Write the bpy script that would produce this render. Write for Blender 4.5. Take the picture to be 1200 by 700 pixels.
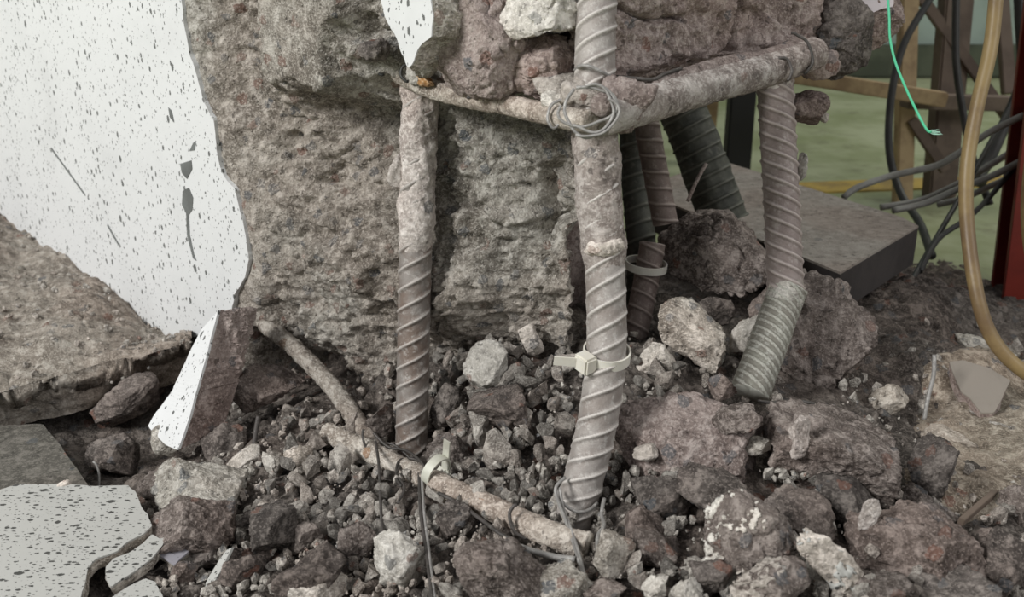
import bpy, bmesh, math, random
import numpy as np
from mathutils import Vector, Matrix

for o in list(bpy.data.objects):
    bpy.data.objects.remove(o)
scene = bpy.context.scene
COL = scene.collection

# ------------------------------------------------------------------ camera, world, light
F, PITCH, H = 1150.0, math.radians(20), 0.445
CP, SP = math.cos(PITCH), math.sin(PITCH)
cam_d = bpy.data.cameras.new('camera')
cam_d.sensor_width = 36.0
cam_d.lens = F / 1200 * 36
cam_d.clip_start = 0.02
cam_d.dof.use_dof = True
cam_d.dof.focus_distance = 0.90
cam_d.dof.aperture_fstop = 9
cam = bpy.data.objects.new('camera', cam_d)
cam.location = (0, 0, H)
cam.rotation_euler = (math.pi / 2 - PITCH, 0, 0)
COL.objects.link(cam)
scene.camera = cam

world = bpy.data.worlds.new('world')
scene.world = world
world.use_nodes = True
bg = world.node_tree.nodes['Background']
bg.inputs[0].default_value = (0.98, 0.985, 1.0, 1)
bg.inputs[1].default_value = 0.36


def area(name, loc, target, size, power, color):
    l = bpy.data.lights.new(name, 'AREA')
    l.shape = 'RECTANGLE'
    l.size, l.size_y = size
    l.energy = power
    l.color = color
    o = bpy.data.objects.new(name, l)
    o.location = loc
    o.rotation_euler = (Vector(target) - Vector(loc)).to_track_quat('-Z', 'Y').to_euler()
    COL.objects.link(o)
    return o


area('window_daylight', (-2.2, -0.75, 1.85), (-0.1, 0.95, 0.1), (0.7, 0.9), 92, (1.0, 0.992, 0.97))
area('hall_lamp', (2.2, 2.8, 2.4), (1.6, 2.6, 0), (1.2, 0.3), 24, (1.0, 0.98, 0.86))

area('side_fill', (2.6, -0.9, 1.9), (0.3, 1.0, 0.2), (1.2, 1.2), 24, (1.0, 0.985, 0.97))  # added fill light for the right-hand faces, no window known there

scene.view_settings.view_transform = 'Standard'
scene.view_settings.look = 'None'
scene.view_settings.gamma = 1
scene.view_settings.use_curve_mapping = False
scene.view_settings.exposure = 0.08

# ------------------------------------------------------------------ measuring helpers
CAM = np.array([0, 0, H])


def P(px, py, d):
    yc = (350 - py) / F * d
    return np.array([(px - 600) / F * d, d * CP + yc * SP, H - d * SP + yc * CP])


def project(V):
    q = V - CAM
    d = q[:, 1] * CP - q[:, 2] * SP
    yc = q[:, 1] * SP + q[:, 2] * CP
    return 600 + F * q[:, 0] / d, 350 - F * yc / d, d


def G(px, py, z):
    r = P(px, py, 1.0) - CAM
    return CAM + r * ((z - H) / r[2])


# column left face: plane through F0 with horizontal direction E1, outward normal N1
F0 = np.array([-0.463, 1.188, 0.0])
E1 = np.array([0.743, -0.669, 0.0])
N1 = np.array([-0.669, -0.743, 0.0])
E2 = np.array([0.669, 0.743, 0.0])
UP = np.array([0, 0, 1.0])


def on_face(px, py, off=0.0):
    r = P(px, py, 1.0) - CAM
    d = ((F0 + N1 * off - CAM) @ N1) / (r @ N1)
    return CAM + r * d


# ------------------------------------------------------------------ noise
def _hash(ix, iy, iz, seed):
    h = (ix * 374761393 + iy * 668265263 + iz * 1440662683 + seed * 974634777) & 0xFFFFFFFF
    h = ((h ^ (h >> 13)) * 1274126177) & 0xFFFFFFFF
    h = ((h ^ (h >> 16)) * 2246822519) & 0xFFFFFFFF
    return ((h ^ (h >> 15)) & 0xFFFFFF) / float(0xFFFFFF)


def noise(p, seed=0):
    i = np.floor(p).astype(np.int64)
    f = p - i
    u = f * f * f * (f * (f * 6 - 15) + 10)
    out = 0
    for dx in (0, 1):
        wx = u[:, 0] if dx else 1 - u[:, 0]
        for dy in (0, 1):
            wy = u[:, 1] if dy else 1 - u[:, 1]
            for dz in (0, 1):
                wz = u[:, 2] if dz else 1 - u[:, 2]
                out = out + wx * wy * wz * _hash(i[:, 0] + dx, i[:, 1] + dy, i[:, 2] + dz, seed)
    return out * 2 - 1


def fbm(p, oct=4, seed=0, gain=0.5):
    a, t, s = 1.0, 0, 0
    for k in range(oct):
        t = t + a * noise(p * 2.03 ** k + 17.3 * k, seed + k)
        s += a
        a *= gain
    return t / s


def ridged(p, oct=4, seed=0):
    a, t, s = 1.0, 0, 0
    for k in range(oct):
        t = t + a * (1 - 2 * np.abs(noise(p * 2.1 ** k + 5.7 * k, seed + k)))
        s += a
        a *= 0.55
    return t / s


def worley(p, seed=0):
    i = np.floor(p).astype(np.int64)
    f1 = np.full(len(p), 9.0)
    f2 = np.full(len(p), 9.0)
    cid = np.zeros(len(p))
    for dx in (-1, 0, 1):
        for dy in (-1, 0, 1):
            for dz in (-1, 0, 1):
                cx, cy, cz = i[:, 0] + dx, i[:, 1] + dy, i[:, 2] + dz
                q = np.stack([cx + _hash(cx, cy, cz, seed + 1), cy + _hash(cx, cy, cz, seed + 2), cz + _hash(cx, cy, cz, seed + 3)], 1)
                d = np.linalg.norm(p - q, axis=1)
                near = d < f1
                f2 = np.where(near, f1, np.minimum(f2, d))
                cid = np.where(near, _hash(cx, cy, cz, seed + 4), cid)
                f1 = np.where(near, d, f1)
    return f1, f2, cid


def sstep(a, b, x):
    t = np.clip((x - a) / (b - a), 0, 1)
    return t * t * (3 - 2 * t)


# ------------------------------------------------------------------ meshes and objects
def mesh(name, V, Fs, mat=None, smooth=True):
    V = np.asarray(V, dtype=np.float32)
    Fs = np.asarray(Fs, dtype=np.int32)
    me = bpy.data.meshes.new(name)
    n, k = Fs.shape
    me.vertices.add(len(V))
    me.vertices.foreach_set('co', V.ravel())
    me.loops.add(n * k)
    me.loops.foreach_set('vertex_index', Fs.ravel())
    me.polygons.add(n)
    me.polygons.foreach_set('loop_start', np.arange(0, n * k, k, dtype=np.int32))
    me.polygons.foreach_set('loop_total', np.full(n, k, dtype=np.int32))
    me.update(calc_edges=True)
    me.polygons.foreach_set('use_smooth', np.full(n, smooth))
    if mat:
        me.materials.append(mat)
    return me


def obj(name, me, parent=None, loc=None):
    o = bpy.data.objects.new(name, me)
    COL.objects.link(o)
    if loc is not None:
        o.location = loc
    if parent is not None:
        o.parent = parent
        if loc is None:
            o.location = -Vector(parent.location)
    return o


def tag(o, label, cat, group=None, kind=None):
    o['label'] = label
    if cat:
        o['category'] = cat
    if group:
        o['group'] = group
    if kind:
        o['kind'] = kind
    return o


def thing(name, label, cat, loc, group=None):
    o = bpy.data.objects.new(name, None)
    o.empty_display_size = 0.02
    COL.objects.link(o)
    o.location = loc
    return tag(o, label, cat, group)


def centred(name, V, Fs, mat, parent=None, smooth=True):
    """world-space vertices -> an object whose origin is at the base centre of the mesh"""
    V = np.asarray(V, float)
    c = V.mean(0)
    c[2] = V[:, 2].min()
    o = obj(name, mesh(name, V - c, Fs, mat, smooth), None, c)
    if parent is not None:
        o.parent = parent
        o.location = Vector(c) - parent.location
    return o


_ico = {}


def ico(sub):
    if sub not in _ico:
        bm = bmesh.new()
        bmesh.ops.create_icosphere(bm, subdivisions=sub, radius=1)
        V = np.array([v.co[:] for v in bm.verts])
        Fs = np.array([[v.index for v in f.verts] for f in bm.faces])
        bm.free()
        V /= np.linalg.norm(V, axis=1)[:, None]
        _ico[sub] = (V, Fs)
    return _ico[sub]


def rock_verts(seed, dims, sub=4, box=2.4, cuts=14, rough=0.05, fine=0.03, freq=1.6, lo=0.50, hi=0.86, chip=0.14):
    """angular broken stone: a rounded block cut by random planes, chipped into steps, then roughened"""
    rng = np.random.RandomState(seed)
    D, Fs = ico(sub)
    p = D / (np.sum(np.abs(D) ** box, 1) ** (1 / box))[:, None]
    for k in range(cuts):
        n = rng.normal(size=3)
        n /= np.linalg.norm(n)
        ext = (p @ n).max()
        o = ext * rng.uniform(lo, hi)
        p = p - n[None] * (np.maximum(p @ n - o, 0) * 0.98)[:, None]
    dims = np.asarray(dims, float)
    m = dims.mean()
    q = p / np.abs(p).max(0) * dims / m
    w = q * freq * 0.9 + seed * 2.7
    w = w + 0.25 * np.stack([noise(w * 2.3, seed), noise(w * 2.3 + 9, seed + 1), noise(w * 2.3 + 19, seed + 2)], 1)
    f1, f2, cid = worley(w, seed)
    disp = chip * (cid - 0.5) * sstep(0.0, 0.10, f2 - f1) - 0.25 * chip * sstep(0.10, 0.0, f2 - f1)
    disp = disp + rough * fbm(q * freq + seed * 3.1, 4, seed) + fine * ridged(q * freq * 3.0 + seed, 4, seed + 9)
    if sub >= 5:
        disp = disp + 0.35 * fine * fbm(q * freq * 14, 2, seed + 5)
    p = q + D * disp[:, None]
    p = p / np.maximum(np.abs(p).max(0), 1e-6) * dims / 2
    return p, Fs


def rotm(rx=0, ry=0, rz=0):
    return np.array(Matrix.Rotation(math.radians(rz), 3, 'Z') @ Matrix.Rotation(math.radians(ry), 3, 'Y') @ Matrix.Rotation(math.radians(rx), 3, 'X'))


def vnormals(V, Fs):
    n = np.cross(V[Fs[:, 1]] - V[Fs[:, 0]], V[Fs[:, 2]] - V[Fs[:, 0]])
    out = np.zeros_like(V)
    for k in range(Fs.shape[1]):
        np.add.at(out, Fs[:, k], n)
    return out / np.maximum(np.linalg.norm(out, axis=1), 1e-12)[:, None]


def patch(V, Fs, direction, thr, seed, off=0.0012, nz=0.5, scale=45):
    """thin raised shell over the part of a surface that faces a direction (paint or plaster left on a chunk)"""
    N = vnormals(V, Fs)
    d = np.asarray(direction, float)
    d /= np.linalg.norm(d)
    w = N @ d + nz * fbm(V * scale, 3, seed)
    keep = (w[Fs] > thr).all(1)
    fk = Fs[keep]
    used = np.unique(fk)
    if len(used) < 3:
        return None
    m = -np.ones(len(V), int)
    m[used] = np.arange(len(used))
    fk = m[fk]
    top = V[used] + N[used] * off
    bot = V[used] - N[used] * 0.0015
    n = len(used)
    ed = {}
    for f in fk:
        for a, b in zip(f, np.roll(f, -1)):
            ed[(a, b)] = 1
    side = [(a, b) for (a, b) in ed if (b, a) not in ed]
    tri = [list(f) for f in fk] + [[b, a, a + n] for a, b in side] + [[b, a + n, b + n] for a, b in side]
    return np.vstack([top, bot]), np.array(tri)


def catmull(pts, n):
    pts = np.asarray(pts, float)
    k = len(pts)
    if k == 2:
        t = np.linspace(0, 1, n)[:, None]
        return pts[0] * (1 - t) + pts[1] * t
    ext = np.vstack([2 * pts[0] - pts[1], pts, 2 * pts[-1] - pts[-2]])
    u = np.linspace(0, k - 1 - 1e-9, n)
    i = u.astype(int)
    t = (u - i)[:, None]
    a, b, c, d = ext[i], ext[i + 1], ext[i + 2], ext[i + 3]
    return 0.5 * (2 * b + (c - a) * t + (2 * a - 5 * b + 4 * c - d) * t ** 2 + (3 * b - a - 3 * c + d) * t ** 3)


def even(path, step):
    L = np.r_[0, np.cumsum(np.linalg.norm(np.diff(path, axis=0), axis=1))]
    n = max(int(L[-1] / step), 2)
    s = np.linspace(0, L[-1], n)
    return np.stack([np.interp(s, L, path[:, k]) for k in range(3)], 1), s


def sweep(path, rfun, nseg=12, ref=(1, 0, 0), cap=True, closed=False):
    """tube along a path; rfun(s, phi) -> radius; phi 0 points along ref"""
    n = len(path)
    T = np.gradient(path, axis=0)
    if closed:
        T = np.roll(path, -1, 0) - np.roll(path, 1, 0)
    T /= np.linalg.norm(T, axis=1)[:, None]
    s = np.r_[0, np.cumsum(np.linalg.norm(np.diff(path, axis=0), axis=1))]
    u = np.asarray(ref, float)
    Us = []
    for k in range(n):
        u = u - T[k] * (u @ T[k])
        u = u / np.linalg.norm(u)
        Us.append(u)
    U = np.array(Us)
    W = np.cross(U, T)
    phi = np.linspace(0, 2 * math.pi, nseg, endpoint=False)
    S, PH = np.meshgrid(s, phi, indexing='ij')
    R = rfun(S, PH) if callable(rfun) else np.full_like(S, rfun)
    V = path[:, None, :] + R[..., None] * (np.cos(PH)[..., None] * U[:, None, :] + np.sin(PH)[..., None] * W[:, None, :])
    V = V.reshape(-1, 3)
    rows = n if closed else n - 1
    a = np.arange(rows)[:, None] * nseg
    b = (np.arange(rows)[:, None] + 1) % n * nseg
    j = np.arange(nseg)[None]
    j2 = (j + 1) % nseg
    Fs = np.stack([a + j, b + j, b + j2, a + j2], -1).reshape(-1, 4)
    if cap and not closed:
        c0, c1 = len(V), len(V) + 1
        V = np.vstack([V, path[0], path[-1]])
        jj = np.arange(0, nseg, 2)
        Fs = np.vstack([Fs, np.stack([np.full_like(jj, c0), jj, (jj + 1) % nseg, (jj + 2) % nseg], 1),
                        np.stack([np.full_like(jj, c1), (n - 1) * nseg + (jj + 2) % nseg, (n - 1) * nseg + (jj + 1) % nseg, (n - 1) * nseg + jj], 1)])
    return V, Fs


def ribbon(path, side, w, t):
    """flat strip of width w along unit vectors `side`, thickness t"""
    T = np.gradient(path, axis=0)
    T /= np.linalg.norm(T, axis=1)[:, None]
    side = np.asarray(side, float)
    if side.ndim == 1:
        side = np.repeat(side[None], len(path), 0)
    nn = np.cross(T, side)
    nn /= np.linalg.norm(nn, axis=1)[:, None]
    c = [path + side * w / 2 + nn * t / 2, path - side * w / 2 + nn * t / 2, path - side * w / 2 - nn * t / 2, path + side * w / 2 - nn * t / 2]
    V = np.stack(c, 1).reshape(-1, 3)
    n = len(path)
    Fs = []
    for k in range(n - 1):
        for j in range(4):
            Fs.append([k * 4 + j, (k + 1) * 4 + j, (k + 1) * 4 + (j + 1) % 4, k * 4 + (j + 1) % 4])
    Fs += [[3, 2, 1, 0], [(n - 1) * 4 + j for j in range(4)]]
    return V, np.array(Fs)


def boxverts(c, ax, dims, bev=0.0):
    """box about c with axes rows of ax, as a bmesh-bevelled mesh in world space"""
    bm = bmesh.new()
    bmesh.ops.create_cube(bm, size=1)
    for v in bm.verts:
        v.co = Vector((v.co.x * dims[0], v.co.y * dims[1], v.co.z * dims[2]))
    if bev:
        bmesh.ops.bevel(bm, geom=bm.edges[:], offset=bev, segments=2, affect='EDGES')
    bmesh.ops.triangulate(bm, faces=bm.faces[:])
    V = np.array([v.co[:] for v in bm.verts]) @ np.asarray(ax, float) + np.asarray(c)
    Fs = np.array([[v.index for v in f.verts] for f in bm.faces])
    bm.free()
    return V, Fs


def rough_outline(pts, step, amp, seed):
    pts = np.asarray(pts, float)
    loop = np.vstack([pts, pts[:1]])
    q, s = even(loop, step)
    q = q[:-1]
    q[:, 0] += amp * fbm(q * 60, 3, seed)
    q[:, 1] += amp * fbm(q * 60 + 40, 3, seed + 5)
    return q


def prism(outline, depthvec, taper=0.0, seed=0, jit=0.0):
    """closed slab from a 3-D outline (any plane) extruded by depthvec: ngon top, ngon bottom, sides"""
    q = np.asarray(outline, float)
    n = len(q)
    c = q.mean(0)
    low = q + np.asarray(depthvec) + (c - q) * taper
    mid = (q + low) / 2
    if jit:
        out = q - c
        out /= np.maximum(np.linalg.norm(out, axis=1), 1e-9)[:, None]
        mid = mid + out * (jit * fbm(q * 90, 3, seed))[:, None]
        low = low + out * (jit * fbm(q * 70 + 9, 3, seed + 1))[:, None]
    return np.vstack([q, mid, low]), n


def prism_obj(name, outline, depthvec, mat, parent=None, taper=0.0, seed=0, jit=0.0, rough=0.0, cuts=0):
    V, n = prism(outline, depthvec, taper, seed, jit)
    bm = bmesh.new()
    c = V.mean(0)
    c[2] = V[:, 2].min()
    vs = [bm.verts.new(v - c) for v in V]
    bm.faces.new(vs[:n])
    bm.faces.new(vs[2 * n:][::-1])
    for r in (0, n):
        for k in range(n):
            bm.faces.new([vs[r + k], vs[r + (k + 1) % n], vs[r + n + (k + 1) % n], vs[r + n + k]])
    bmesh.ops.recalc_face_normals(bm, faces=bm.faces[:])
    bmesh.ops.triangulate(bm, faces=bm.faces[:])
    if cuts:
        for _ in range(cuts):
            long_ = [e for e in bm.edges if e.calc_length() > 0.004]
            bmesh.ops.subdivide_edges(bm, edges=long_, cuts=1)
            bmesh.ops.triangulate(bm, faces=bm.faces[:])
        dv = Vector(depthvec).normalized()
        o0 = Vector(np.asarray(outline)[0] - c)
        co = np.array([v.co[:] for v in bm.verts])
        dep = (co - np.array(o0)) @ np.array(dv)
        bm.normal_update()
        nr = np.array([v.normal[:] for v in bm.verts])
        am = rough * (fbm((co + c) * 45, 4, seed + 30) + 0.5 * ridged((co + c) * 130, 3, seed + 31)) * sstep(0.0, 0.006, dep)
        for v, w_, n_ in zip(bm.verts, am, nr):
            v.co += Vector(n_ * w_)
    me = bpy.data.meshes.new(name)
    bm.to_mesh(me)
    bm.free()
    me.materials.append(mat)
    o = obj(name, me, None, c)
    if parent is not None:
        o.parent = parent
        o.location = Vector(c) - parent.location
    return o


# ------------------------------------------------------------------ materials
class NT:
    def __init__(self, name):
        self.m = bpy.data.materials.new(name)
        self.m.use_nodes = True
        self.t = self.m.node_tree
        self.b = self.t.nodes['Principled BSDF']

    def n(self, kind, **kw):
        nd = self.t.nodes.new(kind)
        for k, v in kw.items():
            setattr(nd, k, v)
        return nd

    def put(self, sock, v):
        if isinstance(v, (int, float)):
            sock.default_value = v
        elif isinstance(v, (tuple, list)):
            sock.default_value = tuple(v) + ((1,) if len(v) == 3 and sock.type == 'RGBA' else ())
        else:
            self.t.links.new(v, sock)

    def math(self, op, a, b=0.0, clamp=False):
        nd = self.n('ShaderNodeMath', operation=op, use_clamp=clamp)
        self.put(nd.inputs[0], a)
        self.put(nd.inputs[1], b)
        return nd.outputs[0]

    def mix(self, f, a, b, mode='MIX'):
        nd = self.n('ShaderNodeMix', data_type='RGBA', blend_type=mode)
        self.put(nd.inputs[0], f)
        self.put(nd.inputs[6], a)
        self.put(nd.inputs[7], b)
        return nd.outputs[2]

    def ramp(self, f, stops):
        nd = self.n('ShaderNodeMapRange')
        self.put(nd.inputs[0], f)
        self.put(nd.inputs[1], stops[0])
        self.put(nd.inputs[2], stops[1])
        nd.interpolation_type = 'SMOOTHSTEP'
        return nd.outputs[0]

    def noise(self, vec, scale, detail=4, rough=0.6, out=0, dist=0.0):
        nd = self.n('ShaderNodeTexNoise')
        self.put(nd.inputs['Vector'], vec)
        nd.inputs['Scale'].default_value = scale
        nd.inputs['Detail'].default_value = detail
        nd.inputs['Roughness'].default_value = rough
        nd.inputs['Distortion'].default_value = dist
        return nd.outputs[out]

    def vor(self, vec, scale, out='Distance'):
        nd = self.n('ShaderNodeTexVoronoi')
        self.put(nd.inputs['Vector'], vec)
        nd.inputs['Scale'].default_value = scale
        return nd.outputs[out]

    def coords(self):
        tc = self.n('ShaderNodeTexCoord')
        oi = self.n('ShaderNodeObjectInfo')
        vm = self.n('ShaderNodeVectorMath', operation='MULTIPLY_ADD')
        self.put(vm.inputs[0], oi.outputs['Random'])
        vm.inputs[1].default_value = (31.7, 17.3, 23.9)
        self.put(vm.inputs[2], tc.outputs['Object'])
        return vm.outputs[0], oi.outputs['Random']

    def bump(self, h, dist, strength=1.0, prev=None):
        nd = self.n('ShaderNodeBump')
        nd.inputs['Strength'].default_value = strength
        nd.inputs['Distance'].default_value = dist
        self.put(nd.inputs['Height'], h)
        if prev is not None:
            self.put(nd.inputs['Normal'], prev)
        return nd.outputs[0]


def concrete(name, dark, mid, light, k=1.0, agg=0.22, bump=0.0022, var=0.25, aggs=((0.10, 0.11, 0.12), (0.19, 0.10, 0.075)), rough=0.93, pits=True):
    t = NT(name)
    v, rnd = t.coords()
    n1 = t.noise(v, 14 * k, 6, 0.62)
    n2 = t.noise(v, 75 * k, 7, 0.7)
    n3 = t.noise(v, 420 * k, 3, 0.6)
    c = t.mix(t.ramp(n1, (0.36, 0.64)), dark, mid)
    c = t.mix(t.ramp(n2, (0.47, 0.64)), c, light)
    c = t.mix(t.math('MULTIPLY', t.ramp(n2, (0.46, 0.33)), 0.7), c, tuple(x * 0.45 for x in dark))
    # stones in the cement paste
    wob = t.n('ShaderNodeVectorMath', operation='MULTIPLY_ADD')
    t.put(wob.inputs[0], t.noise(v, 110 * k, 2, 0.5, out=1))
    wob.inputs[1].default_value = (0.012 / k,) * 3
    t.put(wob.inputs[2], v)
    vd = t.vor(wob.outputs[0], 62 * k)
    vc = t.n('ShaderNodeSeparateColor')
    t.put(vc.inputs[0], t.vor(wob.outputs[0], 62 * k, 'Color'))
    pick = t.math('LESS_THAN', vc.outputs[0], agg)
    inside = t.ramp(vd, (0.42, 0.34))
    a = t.mix(t.math('GREATER_THAN', vc.outputs[1], 0.62), aggs[0], aggs[1])
    a = t.mix(t.math('MULTIPLY', vc.outputs[2], 0.5), a, mid)
    am = t.math('MULTIPLY', pick, inside)
    c = t.mix(t.math('MULTIPLY', am, 0.8), c, a)
    c = t.mix(t.math('MULTIPLY', t.ramp(n3, (0.48, 0.66)), 0.5), c, tuple(min(1, x * 1.3) for x in light))
    if pits:
        pc = t.n('ShaderNodeSeparateColor')
        t.put(pc.inputs[0], t.vor(wob.outputs[0], 150 * k, 'Color'))
        hole = t.math('MULTIPLY', t.math('LESS_THAN', pc.outputs[0], 0.13), t.math('LESS_THAN', t.vor(wob.outputs[0], 150 * k), t.math('MULTIPLY', pc.outputs[1], 0.42)))
        c = t.mix(t.math('MULTIPLY', hole, 0.6), c, tuple(x * 0.3 for x in dark))
    c = t.mix(t.math('MULTIPLY', t.ramp(t.noise(v, 5.5 * k, 3, 0.5), (0.42, 0.62)), 0.6), c, (0.95, 0.86, 0.83), 'MULTIPLY')
    hv = t.n('ShaderNodeHueSaturation')
    t.put(hv.inputs['Value'], t.math('MULTIPLY_ADD', rnd, 2 * var))
    hv.inputs['Value'].links[0].from_node.inputs[2].default_value = 1 - var
    t.put(hv.inputs['Color'], c)
    t.put(t.b.inputs['Base Color'], hv.outputs[0])
    t.b.inputs['Roughness'].default_value = rough
    t.b.inputs['Specular IOR Level'].default_value = 0.25
    h = t.math('ADD', t.math('MULTIPLY', n2, 1.3), t.math('MULTIPLY', n3, 0.5))
    if pits:
        pd = t.vor(v, 170 * k)
        h = t.math('ADD', h, t.math('MULTIPLY', t.ramp(pd, (0.0, 0.28)), 0.35))
        h = t.math('SUBTRACT', h, t.math('MULTIPLY', hole, 0.9))
    h = t.math('ADD', h, t.math('MULTIPLY', am, 0.18))
    t.put(t.b.inputs['Normal'], t.bump(h, bump))
    return t.m


GREY = concrete('grey_concrete', (0.225, 0.203, 0.172), (0.42, 0.392, 0.345), (0.68, 0.65, 0.59), agg=0.36, bump=0.0042, aggs=((0.12, 0.135, 0.15), (0.24, 0.14, 0.11)))
PINK = concrete('brown_concrete', (0.2, 0.158, 0.142), (0.32, 0.262, 0.24), (0.47, 0.405, 0.375), agg=0.20, bump=0.0034)
DARKC = concrete('dark_concrete', (0.06, 0.052, 0.047), (0.115, 0.099, 0.09), (0.235, 0.208, 0.188), agg=0.18)
BROWN = concrete('shaded_brown_concrete', (0.092, 0.075, 0.066), (0.178, 0.148, 0.132), (0.335, 0.292, 0.266), agg=0.20, bump=0.0034)  # darker copy of the brown concrete, light falloff put into its colour
PALE = concrete('pale_concrete', (0.34, 0.32, 0.285), (0.5, 0.475, 0.43), (0.68, 0.655, 0.605), agg=0.12)
CRUST = concrete('cement_crust', (0.27, 0.233, 0.212), (0.41, 0.37, 0.34), (0.60, 0.56, 0.525), agg=0.06, bump=0.0016)
TAN = concrete('tan_screed', (0.2, 0.172, 0.142), (0.33, 0.292, 0.248), (0.5, 0.46, 0.405), agg=0.14)
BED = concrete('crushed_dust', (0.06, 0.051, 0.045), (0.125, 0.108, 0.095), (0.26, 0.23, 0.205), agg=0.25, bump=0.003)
SAND = concrete('tan_sand', (0.16, 0.132, 0.102), (0.27, 0.232, 0.185), (0.43, 0.385, 0.32), agg=0.15, bump=0.004)
GRAV = concrete('gravel_stone', (0.185, 0.168, 0.15), (0.28, 0.258, 0.232), (0.46, 0.435, 0.395), k=0.05, agg=0.12, bump=0.003, var=0.35, pits=False)
FINE = concrete('fine_gravel', (0.125, 0.113, 0.1), (0.235, 0.217, 0.195), (0.45, 0.425, 0.385), k=2.0, agg=0.2, bump=0.001)


def plaster(name, base, speck, scale, stretch=(1, 1, 1), thr=0.27, dens=0.5):
    t = NT(name)
    v, rnd = t.coords()
    mp = t.n('ShaderNodeMapping')
    t.put(mp.inputs[0], v)
    mp.inputs['Scale'].default_value = stretch
    v2 = mp.outputs[0]
    wob = t.n('ShaderNodeVectorMath', operation='MULTIPLY_ADD')
    t.put(wob.inputs[0], t.noise(v2, scale * 2.2, 3, 0.6, out=1))
    wob.inputs[1].default_value = (0.55 / scale,) * 3
    t.put(wob.inputs[2], v2)
    m = None
    for sc, th, dn in ((scale, thr, dens), (scale * 2.1, thr * 0.95, dens * 0.9), (scale * 0.42, thr * 0.62, dens * 0.55)):
        d = t.vor(wob.outputs[0], sc)
        cc = t.n('ShaderNodeSeparateColor')
        t.put(cc.inputs[0], t.vor(wob.outputs[0], sc, 'Color'))
        rad = t.math('MULTIPLY', t.math('MULTIPLY', cc.outputs[1], cc.outputs[1]), th)
        s = t.math('MULTIPLY', t.math('LESS_THAN', d, t.math('ADD', rad, th * 0.25)), t.math('LESS_THAN', cc.outputs[0], dn))
        m = s if m is None else t.math('MAXIMUM', m, s)
    dirt = t.ramp(t.noise(v, 9, 6, 0.65), (0.45, 0.8))
    c = t.mix(t.math('MULTIPLY', dirt, 0.35), base, tuple(x * 0.72 for x in base))
    c = t.mix(m, c, speck)
    t.put(t.b.inputs['Base Color'], c)
    t.b.inputs['Roughness'].default_value = 0.75
    h = t.math('SUBTRACT', t.math('MULTIPLY', t.noise(v, 120, 4), 0.25), m)
    t.put(t.b.inputs['Normal'], t.bump(h, 0.0008))
    return t.m


WHITE = plaster('white_speckled_paint', (0.68, 0.69, 0.69), (0.13, 0.135, 0.13), 165, (1, 1, 0.6), thr=0.30, dens=0.60)
WHITE_SHADED = plaster('shaded_white_speckled_paint', (0.45, 0.45, 0.425), (0.06, 0.06, 0.055), 185, (0.75, 1.35, 1), thr=0.34, dens=0.8)  # the white paint again, greyed to carry the shade at lower left
LILAC = plaster('lilac_white_paint', (0.66, 0.60, 0.62), (0.3, 0.27, 0.27), 90, thr=0.2, dens=0.3)


def edges(t, c, pale, amt, lo=0.505, hi=0.56):
    g = t.n('ShaderNodeNewGeometry')
    return t.mix(t.math('MULTIPLY', t.ramp(g.outputs['Pointiness'], (lo, hi)), amt), c, pale)


def metal(name, base, alt, third, k=1.0, rough=0.62, met=0.25, bump=0.0006, edge=0.75):
    t = NT(name)
    v, rnd = t.coords()
    n1 = t.noise(v, 28 * k, 6, 0.65)
    n2 = t.noise(v, 140 * k, 6, 0.7)
    c = t.mix(t.ramp(n1, (0.38, 0.62)), base, alt)
    c = t.mix(t.ramp(n2, (0.50, 0.68)), c, third)
    c = edges(t, c, tuple(min(1, x * 1.35) for x in third), edge)
    g = t.n('ShaderNodeNewGeometry')
    c = t.mix(t.math('MULTIPLY', t.ramp(g.outputs['Pointiness'], (0.497, 0.46)), 0.5), c, tuple(x * 0.55 for x in alt))
    t.put(t.b.inputs['Base Color'], c)
    t.b.inputs['Roughness'].default_value = rough
    t.b.inputs['Metallic'].default_value = met
    t.put(t.b.inputs['Normal'], t.bump(t.noise(v, 600 * k, 4, 0.6), bump))
    return t.m


STEEL_L = metal('dusty_rebar_rust_tinge', (0.255, 0.232, 0.213), (0.18, 0.135, 0.11), (0.39, 0.365, 0.34))
STEEL_M = metal('dusty_rebar', (0.36, 0.332, 0.31), (0.27, 0.235, 0.213), (0.50, 0.475, 0.448))
STEEL_R = metal('dusty_rebar_mauve', (0.37, 0.315, 0.297), (0.29, 0.235, 0.22), (0.49, 0.435, 0.41))
STEEL_S = metal('grey_green_steel', (0.33, 0.33, 0.28), (0.25, 0.235, 0.20), (0.50, 0.50, 0.45))
STEEL_D = metal('dark_grimy_steel', (0.045, 0.048, 0.040), (0.075, 0.078, 0.062), (0.12, 0.12, 0.10))
STEEL_P = metal('brown_dusty_steel', (0.235, 0.185, 0.165), (0.185, 0.14, 0.125), (0.33, 0.28, 0.255))
TIEBAR = concrete('chalky_stirrup', (0.22, 0.185, 0.155), (0.37, 0.33, 0.285), (0.56, 0.52, 0.465), agg=0.08, bump=0.003, aggs=((0.2, 0.12, 0.07), (0.26, 0.14, 0.07)))
WIRE_D = metal('dark_tie_wire', (0.06, 0.055, 0.05), (0.09, 0.08, 0.075), (0.14, 0.13, 0.12), met=0.3, rough=0.5, edge=0.0)
WIRE_G = metal('grey_tie_wire', (0.33, 0.32, 0.305), (0.24, 0.23, 0.22), (0.46, 0.45, 0.43), met=0.15, rough=0.45, edge=0.0)
RUST = metal('orange_rust', (0.36, 0.18, 0.06), (0.26, 0.14, 0.07), (0.42, 0.30, 0.18), k=2, met=0, rough=0.9)


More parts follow.
